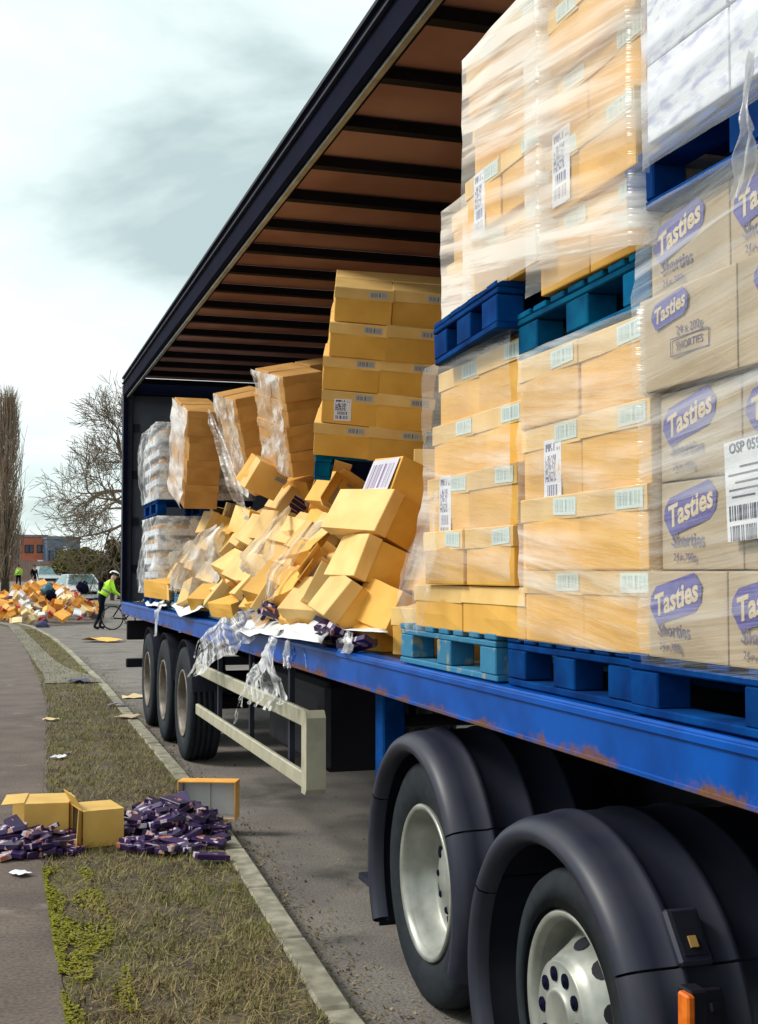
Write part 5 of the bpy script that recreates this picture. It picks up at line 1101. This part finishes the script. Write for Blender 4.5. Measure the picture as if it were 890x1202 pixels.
# bicycle
bk = empty('bicycle', 'dark bicycle held by the police cyclist behind the trailer', 'bicycle', (p.x + .80, p.y - .1, 0), R(20))
def bw(x):
    w = link('wheel', None, bk, (x, 0, .34)); 
    t = MB(); n = 32
    ring = [(.335 * math.cos(2 * math.pi * k / n), 0, .335 * math.sin(2 * math.pi * k / n)) for k in range(n + 1)]; t.tube(ring, .018, 6, False); t.obj('tyre', RUB, w, True)
    t = MB(); t.tube([tuple(c * .93 for c in v) for v in ring], .009, 5, False)
    for k in range(0, n, 2): t.tube([(0, .02 * (-1) ** k, 0), tuple(c * .93 for c in ring[k])], .0025, 3, False)
    t.tube([(0, -.05, 0), (0, .05, 0)], .02, 8); t.obj('rim', SILV, w, True)
bw(-.52); bw(.52)
fr = MB()
for a, b in (((-.52, 0, .34), (-.12, 0, .30)), ((-.52, 0, .34), (-.2, 0, .80)), ((-.12, 0, .30), (-.24, 0, .88)), ((-.2, 0, .78), (.34, 0, .84)), ((-.12, 0, .30), (.36, 0, .76)), ((.33, 0, .92), (.38, 0, .70)), ((.38, .05, .70), (.52, .05, .34)), ((.38, -.05, .70), (.52, -.05, .34))): fr.tube([a, b], .02, 8)
fr.obj('frame', BLACK, bk, True); MB().tube([(.30, -.28, 1.0), (.34, -.1, .99), (.33, 0, .95), (.34, .1, .99), (.30, .28, 1.0)], .014, 8).obj('handlebar', BLACK, bk, True)
MB().box((-.26, 0, .90), (.24, .12, .05), bev=.02).obj('saddle', BLACK, bk); cr2 = MB().tube([(-.12, -.09, .30), (-.12, .09, .30)], .02, 8); cr2.tube([(-.12, .1, .30), (-.02, .1, .17)], .012, 6); cr2.tube([(-.12, -.1, .30), (-.22, -.1, .43)], .012, 6); cr2.box((-.02, .14, .17), (.08, .08, .02)); cr2.box((-.22, -.14, .43), (.08, .08, .02)); cr2.obj('crank', DKGREY, bk, True)

# ------------------------------------------------------------------ cars
def car(label, loc, rz, paint, h=1.5, w=1.82, ln=4.3, police=False):
    c = empty('car', label, 'car', loc, rz)        # local -Y is the front
    prof = [(-2.12, .30), (-2.16, .52), (-2.08, .74), (-1.7, .88), (-1.15, .98), (-.98, 1.0), (1.85, 1.02), (2.08, .92), (2.14, .6), (2.1, .3)]
    b = MB(); n = len(prof)
    xs = (-w / 2, -w / 2 + .07, w / 2 - .07, w / 2); 
    for i, x in enumerate(xs):
        for (y, z) in prof: k = .94 if i in (0, 3) else 1.; b.v.append((x, y * k, .3 + (z - .3) * (.96 if i in (0, 3) else 1)))
    for i in range(3):
        for k in range(n): b.f.append((i * n + k, (i + 1) * n + k, (i + 1) * n + (k + 1) % n, i * n + (k + 1) % n)); b.m.append(0)
    b.f += [tuple(range(n)), tuple(range(3 * n, 4 * n))[::-1]]; b.m += [0, 0]; b.obj('body', paint, c)
    a, r = w / 2 - .06, w / 2 - .28; cab = [(-a, -1.02, .985), (a, -1.02, .985), (a, 1.9, .99), (-a, 1.9, .99), (-r, -.25, h), (r, -.25, h), (r, 1.25, h - .03), (-r, 1.25, h - .03)]
    MB().add(cab, [(4, 5, 6, 7), (0, 1, 5, 4), (1, 2, 6, 5), (2, 3, 7, 6), (3, 0, 4, 7)]).obj('cabin', paint, c)
    def pane(nm, i0, i1, i2, i3, out, m=LGLASS, s=.88):
        P = [Vector(cab[i]) for i in (i0, i1, i2, i3)]; ce = sum(P, Vector()) / 4; q = [tuple(ce + (v - ce) * s + Vector(out) * .012) for v in P]; MB().add(q, [(0, 1, 2, 3)]).obj(nm, m, c)
    pane('windscreen', 0, 1, 5, 4, (0, -.7, .7)); pane('rear_window', 2, 3, 7, 6, (0, .7, .7)); pane('side_window', 1, 2, 6, 5, (.9, 0, .4)); pane('side_window', 3, 0, 4, 7, (-.9, 0, .4))
    for s in (-1, 1):
        MB().box((s * (w / 2 - .24), -2.075, .70), (.34, .12, .14), bev=.03).obj('headlight', SILV, c); MB().box((s * (w / 2 + .06), -.85, 1.02), (.16, .10, .12), bev=.03).obj('mirror', paint, c)
        for y in (-1.35, 1.3):
            t = MB().lathe([(.1, .2), (.1, .30), (.0, .32), (-.1, .32), (-.11, .2)], 20).obj('wheel', RUB, c, True, loc=(s * (w / 2 - .1), y, .32)); MB().lathe([(-.12, .2), (-.1, .05), (-.1, 0)] if s < 0 else [(.12, .2), (.1, .05), (.1, 0)], 14).obj('rim', SILV, t, True)
    MB().box((0, -2.165, .62), (.8, .03, .14), bev=.01).obj('grille', BLACK, c); MB().box((0, -2.17, .42), (.52, .03, .11)).obj('number_plate', WHITE, c); MB().box((0, -2.13, .33), (1.5, .06, .1)).obj('lower_grille', BLACK, c)
    if police: MB().box((0, .2, h + .04), (1.1, .22, .09), bev=.02).obj('light_bar', RAILM, c); MB().box((0, -1.6, .925), (1.2, .5, .012)).obj('bonnet_panel', TEALB, c)
    return c
y = 99; p = on_y(55, 680, y); car('silver car parked beyond the heap behind the white car', (p.x, y, gz(y)), R(4), CARS, 1.62)
y = 64; p = on_y(93, 690, y); car('white car with a teal windscreen facing the far heap', (p.x, y, gz(y)), R(8), CARW, 1.52)
# ------------------------------------------------------------------ far buildings and fence
def block(label, px0, px1, y0, y1, ptop, pbase, wall, wins, parap=None):
    p0, p1 = on_y(px0, pbase, y0), on_y(px1, pbase, y1); d = Vector((p1.x - p0.x, p1.y - p0.y, 0)); Lh = d.length
    ht = on_y((px0 + px1) / 2, ptop, (y0 + y1) / 2).z; zb = gz(y0)
    o = empty('workshop_building', label, 'building', (p0.x, p0.y, zb), math.atan2(d.y, d.x)); H = ht - zb
    MB().box((Lh / 2, 5, H / 2), (Lh, 10, H)).obj('wall', wall, o); MB().box((Lh / 2, 5, H + .1), (Lh + .2, 10.2, .25)).obj('roof_edge', CLADG, o)
    for (u, v, w, h, m, nm) in wins:
        f = MB().box((u * Lh, -.04, v * H), (w + .16, .1, h + .16)).obj(nm + '_frame', DKGREY if m is not WHITE else WHITE, o); MB().box((u * Lh, -.10, v * H), (w, .04, h)).obj('pane' if nm == 'window' else 'panel', m, f)
    return o
block('red brick workshop with two rows of windows behind the cars', 24, 55, 150, 150, 630, 663, BRICK, [(.24, .70, .34, .75, WINDK, 'window'), (.40, .70, .34, .75, WINDK, 'window'), (.70, .70, .36, .75, WINDK, 'window'), (.86, .70, .3, .75, WINDK, 'window'), (.82, .33, .9, .7, WHITE, 'sign'), (.3, .25, .5, 1.2, WINDK, 'window')])
block('grey clad unit left of the brick workshop', 12, 24, 152, 151, 630, 663, CLADG, [(.5, .6, 1., 1.2, WINDK, 'window')])
block('blue grey clad workshop with a white sign beside the brick one', 55, 94, 149, 150.6, 633, 663, CLAD, [(.12, .45, .4, 2.0, WINDK, 'window'), (.58, .62, .7, 1.5, WHITE, 'sign'), (.32, .66, .4, .8, WINDK, 'window'), (.80, .3, .7, 1.2, WINDK, 'window')])
p0, p1 = on_y(-40, 672, 128), on_y(74, 672, 120); d = p1 - p0; fn = empty('timber_fence', 'brown board fence in front of the far workshops', 'fence', (p0.x, p0.y, gz(125)), math.atan2(d.y, d.x)); Lf = Vector((d.x, d.y)).length
fb = MB().box((0, 0, .95), (.28, .03, 1.9)).mesh('board', TIMB)
for k in range(int(Lf / .3)): link('board', fb, fn, (k * .3, 0, rnd.uniform(-.04, .04)))
fp = MB().box((0, .06, 1.0), (.14, .1, 2.05)).mesh('post', TIMB)
for k in range(int(Lf / 2.4)): link('post', fp, fn, (k * 2.4, .05, 0))
# ------------------------------------------------------------------ trees
def grow(b, p, d, ln, r, depth, q, up=.1, spread=.6, kids=(2, 3), wob=.18, rmin=.006, tw=4):
    pts = [p.copy()]; rs = [r]; n = 4
    for k in range(n):
        d = (d + Vector((q.gauss(0, wob), q.gauss(0, wob), q.gauss(0, wob) + up))).normalized(); p = p + d * (ln / n); pts.append(p.copy()); rs.append(max(rmin, r * (1 - .42 * (k + 1) / n)))
        if depth > 0 and k >= 1 and q.random() < .75:
            a = Vector((q.gauss(0, 1), q.gauss(0, 1), q.gauss(0, 1))); a = (a - d * a.dot(d)).normalized(); grow(b, p, (d + a * spread * q.uniform(.7, 1.4)).normalized(), ln * q.uniform(.5, .8), rs[-1] * .62, depth - 1, q, up, spread, kids, wob, rmin, tw)
    b.tube(pts, rs, 5 if r > .04 else 3, False)
    if depth > 0:
        for k in range(q.choice(kids)):
            a = Vector((q.gauss(0, 1), q.gauss(0, 1), q.gauss(0, 1))); a = (a - d * a.dot(d)).normalized(); grow(b, p, (d + a * spread).normalized(), ln * q.uniform(.6, .85), rs[-1] * .8, depth - 1, q, up, spread, kids, wob, rmin, tw)
def bare_tree(label, loc, limbs, seed, depth, up, spread, r0, rmin=.008, trunk=((0, 0, 0), (0, 0, 3))):
    t = empty('bare_tree', label, 'tree', loc); q = random.Random(seed)
    MB().tube([Vector(a) for a in trunk], [r0 * (1.25 - .5 * i / (len(trunk) - 1)) for i in range(len(trunk))], 9).obj('trunk', BARK, t, True)
    for (s, d, ln, r) in limbs:
        b = MB(); grow(b, Vector(s), Vector(d).normalized(), ln * .9, r, depth, q, up, spread, rmin=rmin); o = b.obj('limb', TWIG, t); o['kind'] = 'stuff'
    return t
p = on_y(176, 690, 60)
bare_tree('bare spreading tree rising behind the rear of the trailer', (p.x, 60, 0), [((0, 0, 4.4), (-1, -.1, .55), 2.2, .12), ((-.1, 0, 4.9), (-.8, .2, 1.1), 2.4, .12), ((0, 0, 4.2), (-1, .1, .02), 2.5, .10), ((0, 0, 5.2), (.1, 0, 1), 2.3, .12), ((0, 0, 4.8), (.9, .2, .9), 2.2, .11), ((0, 0, 5.0), (-.4, -.5, 1.2), 2.2, .10), ((-.1, 0, 4.6), (-1.1, .5, .35), 2.3, .10), ((0, 0, 5.1), (-.3, .3, 1.5), 2.3, .10)], 5, 4, .02, .62, .30, .011, ((0, 0, 0), (.05, 0, 2), (0, 0, 4.8)))
for i, (px, y, hh, sd) in enumerate(((6, 84, 12.6, 3), (-16, 88, 11, 4))):
    p = on_y(px, 690, y); t = empty('poplar_tree', ('tall bare poplar with upswept twigs at the left edge', 'bare poplar mostly cut off by the left edge')[i], 'tree', (p.x, y, gz(y))); q = random.Random(sd)
    MB().tube([(0, 0, 0), (.05, 0, hh * .4), (0, 0, hh * .85), (0, 0, hh)], [.28, .18, .06, .015], 8).obj('trunk', BARK, t, True)
    b = MB()
    for k in range(420):
        z = hh * (.03 + .86 * q.random()); a = q.random() * 6.283; ln = min(hh - z, q.uniform(1.2, 3.2)); rr = (1.15 if z < hh * .5 else 1.15 * (1 - .85 * (z / hh - .5) / .5)) * q.uniform(.4, 1.1); c, s = math.cos(a), math.sin(a)
        P = [Vector((0, 0, z)), Vector((c * rr * .5, s * rr * .5, z + ln * .25)), Vector((c * rr * .85, s * rr * .85, z + ln * .6)), Vector((c * rr * .95, s * rr * .95, z + ln))]; b.tube(P, [.034, .028, .022, .012], 3, False)
        for m in range(6):
            f = q.uniform(.2, 1); bp = P[1].lerp(P[3], f); e = bp + Vector((q.gauss(0, .2), q.gauss(0, .2), q.uniform(.4, 1.0))); b.tube([bp, e], [.013, .008], 3, False)
    b.obj('crown', POPL, t)['kind'] = 'stuff'
def leafy(name, label, loc, rx, ry, rz, n, m, size, seed, trunk=.12, lumps=9):
    t = empty(name, label, 'tree' if 'tree' in name else 'shrub', loc); q = np.random.default_rng(seed)
    b = MB(); qq = random.Random(seed)
    for k in range(5): a = k * 1.3; b.tube([(0, 0, 0), (.1 * rx * math.cos(a), .1 * ry * math.sin(a), rz * .6), (.55 * rx * math.cos(a), .55 * ry * math.sin(a), rz * 1.4)], [trunk, trunk * .7, trunk * .2], 6)
    b.obj('trunk', BARK, t)
    C = q.normal(0, 1, (lumps, 3)); C /= np.linalg.norm(C, axis=1)[:, None]; C *= q.uniform(.3, .78, (lumps, 1)); lr = q.uniform(.28, .5, lumps); w = q.integers(0, lumps, n)
    P = q.normal(0, 1, (n, 3)); P /= np.linalg.norm(P, axis=1)[:, None]; P = C[w] + P * (lr[w] * q.random(n) ** .4)[:, None]; P *= np.array([rx, ry, rz]); P[:, 2] += rz * 1.02; P[:, 2] = np.maximum(P[:, 2], .05)
    u = q.normal(0, 1, (n, 3)); u /= np.linalg.norm(u, axis=1)[:, None]; v = np.cross(u, q.normal(0, 1, (n, 3))); v /= np.linalg.norm(v, axis=1)[:, None]; s = size * q.uniform(.5, 1.3, n)[:, None]
    o = quads_obj('crown', np.stack([P - u * s, P + v * s * .5, P + u * s, P - v * s * .5], 1), q.random(n), m); o.parent = t; o['kind'] = 'stuff'; return t
LEAFA = attr_material('olive_foliage', [(0, (.045, .05, .010)), (.5, (.12, .125, .022)), (1, (.20, .19, .04))]); LEAFB = attr_material('dark_foliage', [(0, (.022, .022, .010)), (.5, (.06, .052, .022)), (1, (.10, .085, .035))])
for (px, y, rx, rz, n, m, lab, sd) in ((92, 96, 1.9, 1.75, 5200, LEAFA, 'olive green bushy tree just coming into leaf behind the white car', 1), (110, 100, 1.7, 1.5, 3600, LEAFA, 'second olive tree close beside the rear of the trailer', 2), (132, 70, .95, 1.75, 3600, LEAFB, 'dark shrubby tree behind the police cyclist', 3), (148, 62, 1.2, 1.5, 3000, LEAFB, 'dark shrub half hidden by the rear post of the trailer', 4), (72, 118, 1.6, .9, 1800, LEAFB, 'low dark shrub at the end of the far fence', 5)):
    p = on_y(px, 690, y); leafy('leafy_tree', lab, (p.x, y, gz(y)), rx, rx, rz, n, m, .13, sd)
for k, (x, y, rx, rz) in enumerate(((14, 60, 3, 2), (17, 45, 3, 2.4), (22, 80, 4, 3), (16, 30, 2.5, 1.8))):
    leafy('leafy_tree', ('round tree across the road level with the heap', 'bushy tree across the road behind the trailer', 'large tree far across the road', 'low tree across the road beyond the trailer deck')[k], (x, y, 0), rx, rx, rz, 2500, LEAFB, .2, 20 + k)
